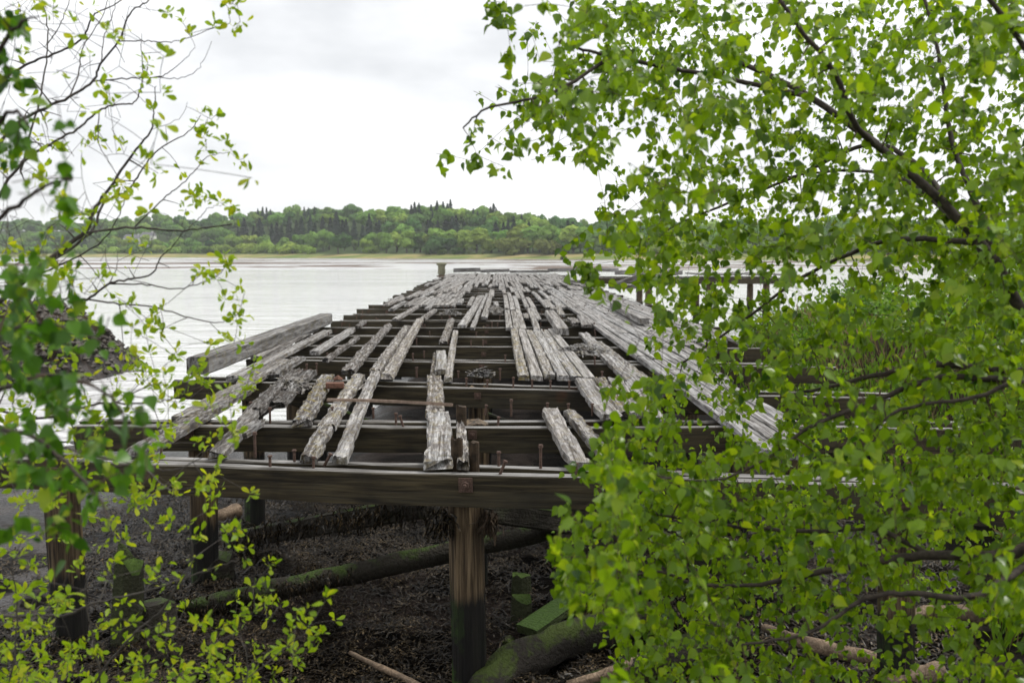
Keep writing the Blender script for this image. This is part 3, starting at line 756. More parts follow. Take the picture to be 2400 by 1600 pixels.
for i, p in enumerate(PL):
    a, b = p['a'].copy(), p['b'].copy(); a.z = b.z = 0
    d = b - a; L = d.length; ang = math.atan2(d.x, d.y)
    c = (a + b) / 2
    lift = p['lift'] + .004 * (i % 3)
    loc = Vector((c.x, c.y, ZB + .012 + p['th'] + lift)); rot = (rng.gauss(0, .004), rng.gauss(0, .02), -ang)
    near = a.y < 60
    rt = p['rot'] if near else p['rot'] * .35
    mb = plank_mesh(L if near else L, p['w'], p['th'], rt, i * 7 + 3)
    if i < 300:
        o = mb.build('plank', M['plank']); o.location = loc; o.rotation_euler = rot
        o.color = (p['rot'], p['lich'], p['tone'], 1); child(o)
    else:
        Mx = Matrix.Translation(loc - Vector((0, 9.5, 0))) @ Matrix.Rotation(-ang, 4, 'Z')
        far_mb.add([Mx @ Vector(q) for q in mb.v], mb.f)
if far_mb.v:
    o = far_mb.build('plank', M['plank'], pier); o.color = (.35, .2, .9, 1); tag(o, kind='stuff')

# rusty spikes left standing in the beams
spike_mesh = MB().tube([(0, 0, -.03), (0, 0, .155)], [.0135, .0135], 6).tube([(0, 0, .155), (0, 0, .178)], [.024, .021], 6).mesh('spike', M['rust'])
def spike(p, h=1.0, lean=(0, 0), th=1.0):
    o = link('spike', spike_mesh); o.location = p; o.rotation_euler = (lean[0], lean[1], 0); o.scale = (th, th, h); child(o)
for px, py, h, lx in [(633, 1090, .62, 0), (598, 1060, 1.3, 0), (690, 1075, .6, 0), (762, 1085, .7, .5), (1074 + 95, 1088, .8, 0), (1172, 1108, .8, .4), (1267, 1093, 1.3, 0), (1350, 1116, .8, 0), (928, 995, .9, 0), (945, 997, .8, -.3), (1167, 994, .6, .1), (1198, 968, 1.1, 0), (1137, 968, .7, .15), (1283, 960, .6, 0), (1332, 962, .6, 0), (1388, 968, .8, 0), (633, 985, 1.0, 0), (875, 975, .7, 0), (588, 964, .8, 0),
    (976, 880, .9, 0), (1074, 882, .6, 0), (1172, 886, 1.0, 0), (1203, 908, 1.0, 0), (1247, 906, .7, 0), (1290, 908, .7, 0), (1334, 910, .75, 0), (1142, 906, .7, 0), (1093, 904, .8, 0), (719, 874, 1.0, 0), (742, 872, 1.0, 0), (714, 876, .5, 0), (728, 876, .55, 0), (702, 880, .6, 0), (968, 843, .8, 0), (994, 835, .7, 0), (1184, 847, .8, 0), (1411, 888, .8, 0), (1394, 852, .8, 0), (767, 840, .7, 0), (977, 880, .9, 0)]:
    p = G(px, py, ZB); p.z = ZB - .01
    if py > 1085 or True: spike(p, h, (0, lx), 1.1)
ns_ = 0
for bi, (yc, s, gap) in enumerate(BENTS):
    for j in range(2):
        nsp = (5 if bi < 6 else 9) if bi < 16 else 4
        for q in range(nsp):
            X = rng.uniform(-5.0, 5.9)
            if bi < 4 and -1.5 < X < 3: continue
            if ns_ > 240: break
            spike((X, yc + s * X + .07 + (gap if j else 0), ZB - .03), rng.uniform(.5, 1.05), (rng.gauss(0, .08), rng.gauss(0, .08))); ns_ += 1

# the pier head: kerb timbers and the raised right wing
def timber(name, a, b, w, h, label, cat='timber', mat='plank', rot=.3, tone=.8, lich=.1, par=None):
    a, b = Vector(a), Vector(b); d = b - a; L = d.length
    mb = plank_mesh(L, w, h, rot, int(abs(a.x * 31 + a.y * 17)) + 5)
    o = mb.build(name, M[mat], par); q = d.to_track_quat('Y', 'Z')
    c = (a + b) / 2; o.location = c + (q @ Vector((0, 0, h / 2))); o.rotation_euler = q.to_euler(); o.color = (rot, lich, tone, 1)
    if label: tag(o, label, cat)
    return o
a = G(464, 876, ZB + .10); b = G(764, 757, ZB + .10)
o = brace((a.x, a.y, ZB + .235), (b.x, b.y, ZB + .235), .37, .30, 'kerb_timber', 'plank'); o.color = (.3, .3, .62, 1); child(o)
for i, (l, r_, z, hh) in enumerate([((1062, 641), (1128, 638), .42, .4), ((1125, 640), (1195, 646), .25, .3), ((1195, 648), (1290, 646), .2, .25), ((1285, 643), (1455, 642), .45, .35)]):
    A, B = PD(l[0], l[1], 98), PD(r_[0], r_[1], 98)
    A.z = B.z = ZB + .14 + hh / 2 + z * .25; A.y = B.y = 98 + i * .6; B.z += rng.uniform(-.04, .08)
    child(timber('kerb_timber', A, B, .34, hh, None, rot=.3, tone=.62))
# bollard
bp = G(1035, 647, ZB); bo = empty('bollard', (bp.x, bp.y, ZB)); tag(bo, 'pale iron mooring bollard at the far left corner of the pier', 'bollard')
MB().tube([(0, 0, -.35), (0, 0, .2), (0, 0, .25), (0, 0, .85), (0, 0, 1.0)], [.30, .30, .36, .33, .36], 14).build('shaft', M['bollard'], bo, True)
MB().tube([(0, 0, 1.0), (0, 0, 1.06), (0, 0, 1.2), (0, 0, 1.26)], [.40, .48, .48, .36], 14).build('cap', M['bollard'], bo, True)
MB().tube([(0, 0, -.05), (0, 0, .06)], [.48, .44], 12).build('base', M['rust'], bo)
# right wing of the pier head
wing = empty('side_jetty', (11, 62, 0)); tag(wing, 'dark timber side jetty on tall posts, right of the main pier', 'jetty')
def wchild(o): o.location = Vector(o.location) - Vector((11, 62, 0)); o.parent = wing
for yy in (62, 66):
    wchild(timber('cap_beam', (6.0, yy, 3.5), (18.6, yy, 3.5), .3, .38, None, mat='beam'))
    for X in (9.5, 13.3, 16.9):
        o = MB().tube([(X, yy + .3, -2.4), (X, yy + .3, 1), (X, yy + .3, 3.6)], [.24, .22, .21], 10, wob=.1).build('post', M['pile'], smooth=True); wchild(o)
for k in range(28):
    wchild(timber('plank', (6.2 + .44 * k, 61.6, 3.88), (6.2 + .44 * k, 66.8, 3.88 + rng.uniform(-.03, .03)), .40, .09, None, rot=.3, tone=.7)) if rng.random() < .8 else None
# loose timbers on the far right of the deck
for i, (l, r_, dep, z0, z1, w, h, lab) in enumerate([
    ((1440, 676), (1530, 652), 58, .0, .75, .3, .3, 'sloping grey timber propped up at the far right of the deck'),
    ((1330, 668), (1440, 672), 62, .15, .12, .3, .2, 'weathered timber lying crosswise on the far deck, left of the propped one'),
    ((1425, 688), (1508, 690), 55, .05, .05, .35, .25, 'dark timber lying crosswise below the propped sloping timber'),
    ((1440, 655), (1600, 652), 70, .5, .5, .3, .3, 'long dark timber raised across the right end of the pier')]):
    A, B = PD(l[0], l[1], dep), PD(r_[0], r_[1], dep); A.y = B.y = dep; A.z, B.z = ZB + .11 + z0 + h / 2, ZB + .11 + z1 + h / 2
    timber('loose_timber', A, B, w, h, lab, rot=.25, tone=.78)

# things lying on the deck ---------------------------------------------------
def at_deck(px, py, up=0.0):
    p = G(px, py, PTOP + up); return p
o = timber('batten', at_deck(765, 936, .05), at_deck(1062, 948, .05), .055, .035, 'thin brown batten lying across the rotten planks', 'batten', 'batten', .0)
o.location.z = PTOP + .065
p = at_deck(785, 908, .03)
o = MB().box((0, 0, 0), (.27, .13, .085)).build('brick', M['brick']); o.location = (p.x, p.y, PTOP + .065); o.rotation_euler.z = .12
tag(o, 'single weathered brick lying on mossy rotten planks', 'brick')
bv = o.modifiers.new('b', 'BEVEL'); bv.width = .012; bv.segments = 2
p = at_deck(790, 893, .05)
o = MB().tube([(-.07, 0, 0), (0, .01, .03), (.07, 0, .005)], [.02, .045, .015], 7, wob=.4).build('brick_shard', M['brick']); o.location = (p.x, p.y + .1, PTOP + .06)
tag(o, 'small orange brick fragment behind the whole brick', 'brick')
def debris(px, py, sx, sy, n, label, seed):
    p = at_deck(px, py, 0); r = np.random.RandomState(seed); V = []; F = []
    mb = MB()
    for i in range(n):
        a = r.uniform(0, 6.28); q = math.sqrt(r.rand()); x = sx * q * math.cos(a); y = sy * q * math.sin(a)
        z = .16 * (1 - q * q) * r.rand(); l = r.uniform(.03, .10); an = r.uniform(0, 6.28); w = r.uniform(.012, .03); tz = r.uniform(-.4, .5)
        d = Vector((math.cos(an), math.sin(an), tz)) * l; s = Vector((-math.sin(an), math.cos(an), r.uniform(-.5, .5))) * w
        c = Vector((x, y, z)); u = Vector((0, 0, w * .6))
        mb.add([c - d - s, c + d - s * .6, c + d + s * .5, c - d + s, c + u], [(0, 1, 4), (1, 2, 4), (2, 3, 4), (3, 0, 4), (3, 2, 1, 0)])
    o = mb.build('wood_debris', M['plank']); o.location = (p.x, p.y, PTOP - .02); o.color = (.6, .25, .75, 1)
    tag(o, label, 'debris')
debris(1368, 822, .55, .75, 900, 'heap of crumbled wood and dead leaves between the right planks', 1)
debris(1160, 726, .3, 1.6, 500, 'crumbled rotten wood beside the middle planks far down the deck', 2)
debris(1056, 735, .4, .4, 160, 'small dark crumbled lump on a bare beam in the middle', 3)
debris(1128, 878, .2, .08, 130, 'little clump of dark debris on the third bent, near middle', 4)
debris(680, 905, .28, .5, 420, 'crumbled rotten wood fibres among the left planks', 5)

# ------------------------------------------------------------------ mud bank: stumps, logs, wrack, rocks
def stump(px, base_py, w, hh, label, mat='moss_heavy', lean=0.0, seed=0, zb=None):
    z = 1.1
    for _ in range(6):
        p = G(px, base_py, z); z = gz(p.x, p.y)
    p = G(px, base_py, z)
    v = []; f = []; n = 12; zs = [-.3, .0, hh * .3, hh * .65, hh]
    for zi, q in enumerate(zs):
        for k in range(n):
            a = 6.283 * k / n; r = w / 2 * (1.12 - .18 * zi / 4) * (1 + .16 * ns(k * 1.9 + seed, q, seed) + .07 * (k % 2))
            top = (.30 * hh * ns(math.cos(a) * .9 + seed, math.sin(a) * .9) + .30 * hh * ns(k * 3.7, seed) if zi == 4 else 0)
            v.append((r * math.cos(a) + lean * q, r * math.sin(a), q + top))
    for i in range(4):
        for k in range(n): f.append((i * n + k, i * n + (k + 1) % n, (i + 1) * n + (k + 1) % n, (i + 1) * n + k))
    f.append(tuple(4 * n + k for k in range(n)))
    o = MB().add(v, f).build('stump', M[mat]); o.location = (p.x, p.y, z); tag(o, label, 'stump'); return o
stump(298, 1500, .30, .85, 'tall mossy broken pile stump on the mud at left', lean=.06, seed=1)
stump(365, 1480, .42, .32, 'low dark weed covered stump right of the tall mossy stump', 'mossy', seed=2)
stump(1222, 1385, .24, .20, 'short mossy peg behind another peg, right of the front pile', seed=3)
stump(1222, 1460, .25, .30, 'short mossy peg nearest the green board', seed=4)
stump(505, 1355, .45, .30, 'low blackened stump beside the second row of piles', 'mossy', seed=5)
def log(pts, rad, name, label, mat, n=16, wob=.3):
    c = Vector(pts[0]); mb = MB()
    P = [Vector(p) for p in pts]; fine = []; fr = []
    for i in range(len(P) - 1):
        for k in range(5):
            t = k / 5; fine.append(P[i].lerp(P[i + 1], t) - c); fr.append(lerp(rad[i], rad[i + 1], t))
    fine.append(P[-1] - c); fr.append(rad[-1])
    fine = [p + Vector((ns(i * .7, len(P)), ns(i * .7, 9.0), ns(i * .6, 4.0))) * .16 * fr[i] for i, p in enumerate(fine)]
    fr = [q * (1 + .22 * ns(i * 1.3, rad[0] * 90)) for i, q in enumerate(fr)]
    mb.tube(fine, fr, n, wob=wob)
    o = mb.build(name, M[mat], smooth=True); o.location = c; tag(o, label, 'log' if 'log' in name else name.replace('_', ' ')); return o
def onmud(px, py, up=0.0):
    z = 1.1
    for _ in range(8):
        p = G(px, py, z); z = gz(p.x, p.y) + up
    return G(px, py, z)
A = PD(1300, 1240, 11.6); B = onmud(430, 1428, .06)
o = log([A, A.lerp(B, .35), A.lerp(B, .7), B], [.105, .115, .125, .10], 'fallen_log', 'long mossy log slanting from the mud up behind the front pile', 'mossy', 14, .25)
fallen = (o, A, B)

o = brace(onmud(1235, 1478, .25), onmud(1420, 1350, .35), .30, .10, 'board', 'moss_board'); tag(o, 'bright green moss covered board slanting right of the front pile', 'board')
log([onmud(1120, 1640, .15), onmud(1190, 1560, .2), onmud(1330, 1500, .22), onmud(1560, 1440, .3)], [.17, .20, .21, .17], 'mossy_log', 'thick mossy log at the foot of the leafy branches', 'moss_log')
log([onmud(1380, 1610, .15), onmud(1520, 1560, .2), onmud(1720, 1490, .3)], [.12, .17, .2], 'dark_log', 'dark log behind the tan split driftwood', 'moss_log')
log([onmud(1330, 1605, .2), onmud(1450, 1570, .3), onmud(1540, 1520, .3)], [.04, .06, .035], 'driftwood', 'narrow tan driftwood pole lying on the dark log', 'drift')
log([onmud(1790, 1470, .12), onmud(1900, 1510, .14), onmud(2050, 1545, .14)], [.04, .07, .075], 'driftwood', 'tan driftwood branch lying under the birch branches', 'drift')
log([onmud(2080, 1600, .1), onmud(2150, 1585, .14), onmud(2210, 1580, .14)], [.06, .11, .12], 'driftwood', 'chunky tan driftwood end at the bottom right', 'drift')
log([onmud(2120, 1450, .15), onmud(2180, 1435, .2), onmud(2280, 1440, .2), onmud(2350, 1450, .1)], [.07, .09, .09, .08], 'driftwood', 'curved grey brown driftwood log below the leaves at right', 'drift')
log([onmud(2290, 1600, .1), onmud(2420, 1580, .14)], [.09, .09], 'driftwood', 'dark driftwood log in the bottom right corner', 'moss_log')
log([onmud(820, 1528, .10), onmud(880, 1558, .12), onmud(950, 1590, .10), onmud(1010, 1620, .08)], [.022, .032, .036, .04], 'stick', 'crooked barked stick lying on the wrack left of the pile', 'drift', 7)
log([onmud(500, 1215, .1), onmud(560, 1195, .15)], [.10, .13], 'log_end', 'sawn pale log end between the left piles', 'drift')
for i, (px, py, s) in enumerate([(1190, 1505, .12), (1215, 1530, .16), (1260, 1520, .15), (1290, 1508, .13), (1165, 1560, .1)]):
    p = onmud(px, py, .04); me = MB().tube([(0, 0, -s * .6), (0, 0, -s * .2), (s * .1, 0, s * .35), (0, 0, s * .6)], [s * .7, s, s * .8, s * .3], 8, wob=.4).mesh('stone', M['moss_log'], True)
    o = link('stone', me, None, p); tag(o, ['mossy stone closest to the green board', 'mossy stone, nearest the front pile of the bigger ones', 'rounded mossy stone touching the thick log', 'mossy stone wedged above the thick log', 'lowest small mossy stone beside the front pile'][i], 'stone')

# bladder wrack strewn over the mud
def wrack(n):
    X = nrs.uniform(-7.5, 6.5, n * 3); Y = 7.6 + 14 * nrs.rand(n * 3) ** 1.3
    keep = []
    for i in range(len(X)):
        x, y = X[i], Y[i]
        if x > bank_edge(y) + .6: continue
        d = ns(x * .55, y * .55, 5.0) + .5 * ns(x * 1.9, y * 1.9, 2.0)
        if d + .50 - .3 * sstep(-4.5, -7.5, x) < rng.uniform(-.15, .35): continue
        px = 1165 + FPX * x / y
        if -150 < px < 2300: keep.append(i)
        if len(keep) >= n: break
    V = np.zeros((len(keep), 6, 3)); 
    for j, i in enumerate(keep):
        x, y = X[i], Y[i]; z = gz(x, y)
        an = rng.uniform(0, 6.283); l = rng.uniform(.06, .19); w = rng.uniform(.005, .012)
        dx, dy = math.cos(an), math.sin(an); b = rng.uniform(-1.2, 1.2); h = rng.uniform(.0, .055)
        ex, ey = math.cos(an + b), math.sin(an + b)
        hump = .26 * max(0, ns(x * 1.6, y * 1.6, 8.0)) + .04 * ns(x * 5, y * 5, 3.0)
        c0 = (x, y, z + hump + rng.uniform(-.01, .02)); c1 = (x + dx * l * .5, y + dy * l * .5, z + hump + h); c2 = (c1[0] + ex * l * .5, c1[1] + ey * l * .5, z + hump + h * rng.uniform(-.2, 1.2))
        for q, (c, ww) in enumerate(((c0, w), (c1, w * 1.3), (c2, w * .6))):
            V[j, 2 * q] = (c[0] - dy * ww, c[1] + dx * ww, c[2]); V[j, 2 * q + 1] = (c[0] + dy * ww, c[1] - dx * ww, c[2] + rng.uniform(-.008, .008))
    m = len(keep); base = np.arange(m)[:, None] * 6
    F = np.concatenate([base + np.array([[0, 1, 3, 2]]), base + np.array([[2, 3, 5, 4]])])
    o = link('seaweed', np_mesh('seaweed', V.reshape(-1, 3), F, M['weed'])); tag(o, 'dark brown bladder wrack strewn over the mud under the pier', 'seaweed', kind='stuff')
wrack(75000)
def hang(parent, a, b, n, spread, length, name='seaweed', mat='weed'):
    a, b = Vector(a), Vector(b); V = []; F = []; org = Vector(parent.location) if parent else Vector()
    for i in range(n):
        p = a.lerp(b, rng.random()) + Vector((rng.gauss(0, spread), rng.gauss(0, spread), rng.uniform(-.4, 1) * spread)) - org
        l = length * rng.uniform(.4, 1.2); an = rng.uniform(0, 6.283); w = rng.uniform(.005, .012)
        dx, dy = math.cos(an) * w, math.sin(an) * w; o1 = rvec(.25 * l)
        c1 = p + Vector((o1.x, o1.y, -l * .4)); c2 = c1 + Vector((o1.y * .6, -o1.x * .6, -l * .5)); k = len(V)
        for c, ww in ((p, 1), (c1, 1.3), (c2, .5)): V += [(c.x - dx * ww, c.y - dy * ww, c.z), (c.x + dx * ww, c.y + dy * ww, c.z)]
        F += [(k, k + 1, k + 3, k + 2), (k + 2, k + 3, k + 5, k + 4)]
    o = link(name, np_mesh(name, np.array(V), np.array(F), M[mat]), parent); tag(o, kind='stuff'); return o
hang(pier, under(1000, 1185, 11.0), under(560, 1262, 14.6), 3800, .12, .12)
hang(fallen[0], fallen[1].lerp(fallen[2], .55), fallen[2], 1500, .11, .09)
hang(pier, PD(1032, 1205, 9.75), PD(1034, 1235, 9.75), 260, .05, .16)
hang(pier, PD(1146, 1198, 9.75), PD(1150, 1235, 9.75), 150, .035, .16, 'frayed_fibre', 'split')
# rubble of the left embankment
mb = MB()
for i in range(1500):
    y = rng.uniform(37.5, 50); x = -14.4 - .06 * (y - 40) - rng.random() ** 1.3 * 11
    s = rng.uniform(.10, .30); c = Vector((x, y, gz(x, y) + s * .2))
    if c.z < -.15: continue
    v = [c + Vector((rng.uniform(.5, 1) * s * a, rng.uniform(.5, 1) * s * b, rng.uniform(.4, .8) * s * d)) for a, b, d in ((1, 0, 0), (-1, 0, 0), (0, 1, 0), (0, -1, 0), (0, 0, 1), (0, 0, -1))]
    mb.add(v, [(0, 2, 4), (2, 1, 4), (1, 3, 4), (3, 0, 4), (2, 0, 5), (1, 2, 5), (3, 1, 5), (0, 3, 5)])
o = mb.build('rubble', M['rock']); tag(o, 'dark stones piled on the embankment at the water on the left', 'rubble', kind='stuff')

# ------------------------------------------------------------------ foliage helpers
def leaf_template(kind):
    rows = {'birch': [(0, 0), (.10, .27), (.26, .385), (.48, .33), (.74, .15), (1, 0)],
            'willow': [(0, 0), (.2, .10), (.42, .20), (.66, .255), (.86, .18), (1, 0)]}[kind]
    v = [(0, 0, 0)]; f = []
    for y, w in rows[1:-1]:
        z = -.12 * y * y
        v += [(-w, y, z + .22 * w), (0, y, z), (w, y, z + .22 * w)]
    v.append((0, 1, -.14)); last = len(v) - 1
    f += [(0, 2, 1, 1), (0, 3, 2, 2)]
    tri = [(0, 2, 1), (0, 3, 2)]
    for i in range(len(rows) - 3):
        a = 1 + 3 * i
        tri += [(a, a + 1, a + 4), (a, a + 4, a + 3), (a + 1, a + 2, a + 5), (a + 1, a + 5, a + 4)]
    a = last - 3
    tri += [(a, a + 1, last), (a + 1, a + 2, last)]
    return np.array(v, float), np.array(tri, int)
TEMPL = {k: leaf_template(k) for k in ('birch', 'willow')}
class Leaves:
    def __init__(s, kind, mat): s.kind = kind; s.mat = mat; s.P = []; s.D = []; s.N = []; s.S = []; s.T = []
    def add(s, p, d, n, size, tint): s.P.append(p[:]); s.D.append(d[:]); s.N.append(n[:]); s.S.append(size); s.T.append(tint)
    def build(s, parent, limit=300):
        P, D, N, S, T = map(np.array, (s.P, s.D, s.N, s.S, s.T))
        D = D / np.linalg.norm(D, axis=1)[:, None]
        X = np.cross(D, N); X /= (np.linalg.norm(X, axis=1)[:, None] + 1e-9)
        Z = np.cross(X, D)
        v, f = TEMPL[s.kind]
        rel = P - np.array(EYE); dep = rel @ np.array(_fw)
        px = 1200 + FPX * (rel @ np.array(_rt)) / np.maximum(dep, .1); py = 800 - FPX * (rel @ np.array(_up)) / np.maximum(dep, .1)
        vis = (px > 0) & (px < 2400) & (py > 0) & (py < 1600) & (dep > .3)
        face = np.abs(np.sum(Z * rel, 1)) / np.linalg.norm(rel, axis=1)
        score = np.where(vis, S / np.maximum(dep, .1) * (.4 + face), -1)
        order = np.argsort(-score); big = order[:limit]; rest = order[limit:]
        org = np.array(parent.matrix_world.translation) if False else np.array(parent.location)
        me = []
        for k in range(6):
            me.append(np_mesh('leaf', v, f, s.mat, np.full(len(v), (k + .5) / 6)))
        for i in big:
            o = link('leaf', me[min(5, int(T[i] * 6))], parent)
            m = Matrix((( *X[i],), ( *D[i],), ( *Z[i],))).transposed()
            o.matrix_local = Matrix.Translation(Vector(P[i] - org)) @ m.to_4x4() @ Matrix.Diagonal((S[i], S[i], S[i], 1))
        if len(rest):
            q = S[rest][:, None, None]
            V = (P[rest] - org)[:, None, :] + q * (v[None, :, 0:1] * X[rest][:, None, :] + v[None, :, 1:2] * D[rest][:, None, :] + v[None, :, 2:3] * Z[rest][:, None, :])
            F = f[None] + (np.arange(len(rest)) * len(v))[:, None, None]
            o = link('leaf', np_mesh('leaf', V.reshape(-1, 3), F.reshape(-1, 3), s.mat, np.repeat(T[rest], len(v))), parent); tag(o, kind='stuff')
class Net:
    """branch network that clusters attach themselves to"""
    def __init__(s): s.P = np.zeros((0, 3)); s.R = np.zeros(0)
    def add(s, pts, rad):
        s.P = np.vstack([s.P, np.array([p[:] for p in pts])]); s.R = np.concatenate([s.R, np.array(rad)])
    def near(s, p, bias=None):
        d = np.linalg.norm(s.P - np.array(p[:]), axis=1)
        i = int(np.argmin(d)); return Vector(s.P[i]), s.R[i], d[i]
def catmull(pts, k=6):
    P = [Vector(p) for p in pts]; out = []
    for i in range(len(P) - 1):
        a, b, c, d = P[max(i - 1, 0)], P[i], P[i + 1], P[min(i + 2, len(P) - 1)]
        for j in range(k):
            t = j / k
            out.append(.5 * ((2 * b) + (c - a) * t + (2 * a - 5 * b + 4 * c - d) * t * t + (3 * b - a - 3 * c + d) * t ** 3))
    out.append(P[-1]); return out
def branch(net, parent, pts, r0, r1, mat, name='branch', n=7):
    c = catmull(pts, 6); m = len(c)
    c = [p + Vector((ns(i * .9, r0 * 900), ns(i * .9, 3, r0 * 900), ns(i * .9, 7))) * .006 for i, p in enumerate(c)]
    rad = [lerp(r0, r1, i / (m - 1)) for i in range(m)]
    org = parent.location
    o = MB().tube([p - org for p in c], rad, n).build(name, M[mat], parent, True)
    net.add(c, rad); return c
def sample_grid(grid, x0, step, n, weight=None):
    cells = [(r, c, v) for r, row in enumerate(grid) for c, v in enumerate(row) if v > 0]
    w = np.array([v for _, _, v in cells], float); w /= w.sum()
    idx = nrs.choice(len(cells), n, p=w)
    for i in idx:
        r, c, v = cells[i]
        yield x0 + (c + nrs.rand()) * step, (r + nrs.rand()) * step, v

# ------------------------------------------------------------------ the birch on the right
tree = empty('birch_tree', (3.9, 3.6, gz(3.9, 3.6))); tag(tree, 'leafy green birch hanging over the right half of the pier', 'tree')
net = Net()
tb = Vector((3.9, 3.6, gz(3.9, 3.6) - .2))
fork = PD(2520, 900, 3.9)
branch(net, tree, [tb, tb.lerp(fork, .5) + Vector((.05, 0, 0)), fork], .085, .06, 'birch_bark', 'trunk', 10)
branch(net, tree, [fork, PD(2400, 740, 3.8), PD(2300, 570, 3.8), PD(2110, 385, 3.9), PD(1900, 228, 4.1), PD(1720, 140, 4.3)], .027, .010, 'birch_bark')
branch(net, tree, [PD(1900, 228, 4.1), PD(1800, 205, 4.1), PD(1640, 172, 4.1), PD(1520, 150, 4.0), PD(1400, 125, 4.0), PD(1310, 100, 3.9)], .012, .005, 'birch_bark')
branch(net, tree, [PD(1520, 150, 4.0), PD(1430, 140, 3.9), PD(1330, 200, 3.8), PD(1230, 235, 3.7), PD(1140, 255, 3.7), PD(1085, 300, 3.65)], .009, .003, 'birch_bark')
branch(net, tree, [PD(2110, 385, 3.9), PD(2010, 300, 3.6), PD(1960, 180, 3.5), PD(1870, 60, 3.4), PD(1800, -40, 3.4)], .013, .006, 'birch_bark')
branch(net, tree, [PD(2370, 690, 3.8), PD(2240, 500, 4.6), PD(2140, 380, 5.0), PD(2030, 340, 5.2), PD(1850, 420, 5.4), PD(1620, 510, 5.4)], .020, .006, 'birch_bark')
branch(net, tree, [PD(2300, 570, 3.8), PD(2140, 560, 4.2), PD(2040, 575, 4.5), PD(1880, 650, 4.6), PD(1730, 760, 4.7), PD(1600, 850, 4.6)], .013, .005, 'birch_bark')
branch(net, tree, [PD(2240, 520, 3.9), PD(2120, 420, 4.6), PD(1980, 400, 4.8), PD(1840, 415, 4.9)], .011, .005, 'birch_bark')
branch(net, tree, [PD(2350, 660, 3.8), PD(2290, 480, 4.0), PD(2230, 330, 4.2), PD(2200, 130, 4.3), PD(2150, -60, 4.4)], .016, .006, 'birch_bark')
branch(net, tree, [PD(2480, 850, 3.9), PD(2380, 870, 4.0), PD(2200, 855, 4.0), PD(2050, 880, 4.1), PD(1950, 905, 4.1), PD(1830, 930, 4.1)], .017, .006, 'birch_bark')
branch(net, tree, [PD(2490, 890, 3.8), PD(2360, 890, 3.7), PD(2200, 885, 3.7), PD(2060, 935, 3.7), PD(1900, 1000, 3.7), PD(1820, 1060, 3.7)], .016, .005, 'birch_bark')
branch(net, tree, [PD(2500, 900, 3.6), PD(2380, 895, 3.4), PD(2290, 930, 3.4), PD(2110, 960, 3.4), PD(2030, 1030, 3.4)], .011, .004, 'birch_bark')
fork2 = PD(2500, 1250, 3.6)
branch(net, tree, [tb.lerp(fork, .2), PD(2560, 1330, 3.6), fork2, PD(2350, 1300, 3.6), PD(2180, 1300, 3.7), PD(2060, 1315, 3.8), PD(1920, 1340, 3.8), PD(1780, 1370, 3.8)], .030, .009, 'birch_bark')
branch(net, tree, [PD(2180, 1300, 3.7), PD(2050, 1240, 3.9), PD(1900, 1245, 4.0), PD(1700, 1230, 4.0), PD(1520, 1200, 3.9), PD(1420, 1180, 3.9)], .012, .004, 'birch_bark')
branch(net, tree, [PD(1780, 1370, 3.8), PD(1640, 1370, 3.7), PD(1550, 1340, 3.6), PD(1480, 1345, 3.5), PD(1400, 1320, 3.5)], .008, .003, 'birch_bark')
branch(net, tree, [fork2, PD(2300, 1390, 3.3), PD(2150, 1390, 3.3), PD(2030, 1400, 3.3), PD(1900, 1480, 3.3), PD(1740, 1510, 3.3)], .014, .004, 'birch_bark')
branch(net, tree, [PD(1820, 1060, 3.7), PD(1700, 1120, 3.6), PD(1560, 1120, 3.5), PD(1470, 1080, 3.5)], .006, .002, 'birch_bark')
branch(net, tree, [PD(1620, 510, 5.4), PD(1520, 560, 5.2), PD(1450, 590, 5.0)], .006, .002, 'birch_bark')
branch(net, tree, [fork, PD(2560, 600, 3.4), PD(2500, 300, 3.2), PD(2380, 80, 3.1), PD(2250, -80, 3.0)], .018, .006, 'birch_bark')
GRID = ['00268998888988777', '00378998878987777', '01788788778987677', '03433477788888788', '00001477888898777', '00000788878889888',
        '00033367555689888', '00000046655468888', '00000046664124566', '00000345445434566', '00000477666566788', '00000357776667788',
        '00000699888877888', '00000799998666777', '00000389876544666', '00000057875333455', '00000057875333455']
GRID = [[int(ch) for ch in row[:]] for row in GRID]
GRID[12] = [0, 0, 0, 5] + [9, 9, 8, 8, 8, 8, 7, 7, 8, 8, 8, 8]; GRID[13] = [0, 0, 0, 6] + [9, 9, 9, 9, 8, 6, 6, 6, 7, 7, 7, 7]
GRID[14] = [0, 0, 0, 2] + [8, 9, 8, 7, 6, 5, 4, 4, 6, 6, 6, 6]; GRID[15] = [0, 0, 0, 0] + [5, 7, 8, 7, 5, 3, 3, 3, 4, 5, 5, 5]; GRID[16] = GRID[15]
GRID[10] = [0, 0, 0, 0] + [4, 7, 6, 6, 6, 5, 6, 6, 7, 8, 8, 8]; GRID[11] = [0, 0, 0, 1] + [5, 7, 7, 7, 6, 6, 6, 7, 7, 8, 8, 8]
GRID[10] = [0, 0, 0, 0] + [5, 8, 7, 7, 7, 6, 7, 7, 8, 9, 9, 9]; GRID[11] = [0, 0, 0, 1] + [6, 9, 9, 9, 8, 8, 8, 9, 9, 9, 9, 9]
for _r in (0, 1, 2, 3):
    GRID[_r] = [v - 2 if v > 5 and c > 5 else v for c, v in enumerate(GRID[_r])]
GRID[4] = [0, 0, 0, 0] + [3, 7, 7, 8, 8, 8, 8, 9, 8, 7, 7, 7]; GRID[5] = [0, 0, 0, 0] + [6, 8, 8, 8, 7, 8, 8, 9, 8, 8, 8, 8]
GRID[6] = [0, 0, 0, 2] + [3, 6, 7, 5, 5, 5, 6, 8, 9, 8, 8, 8]; GRID[7] = [0, 0, 0, 0] + [0, 3, 7, 6, 5, 5, 4, 6, 8, 8, 8, 8]
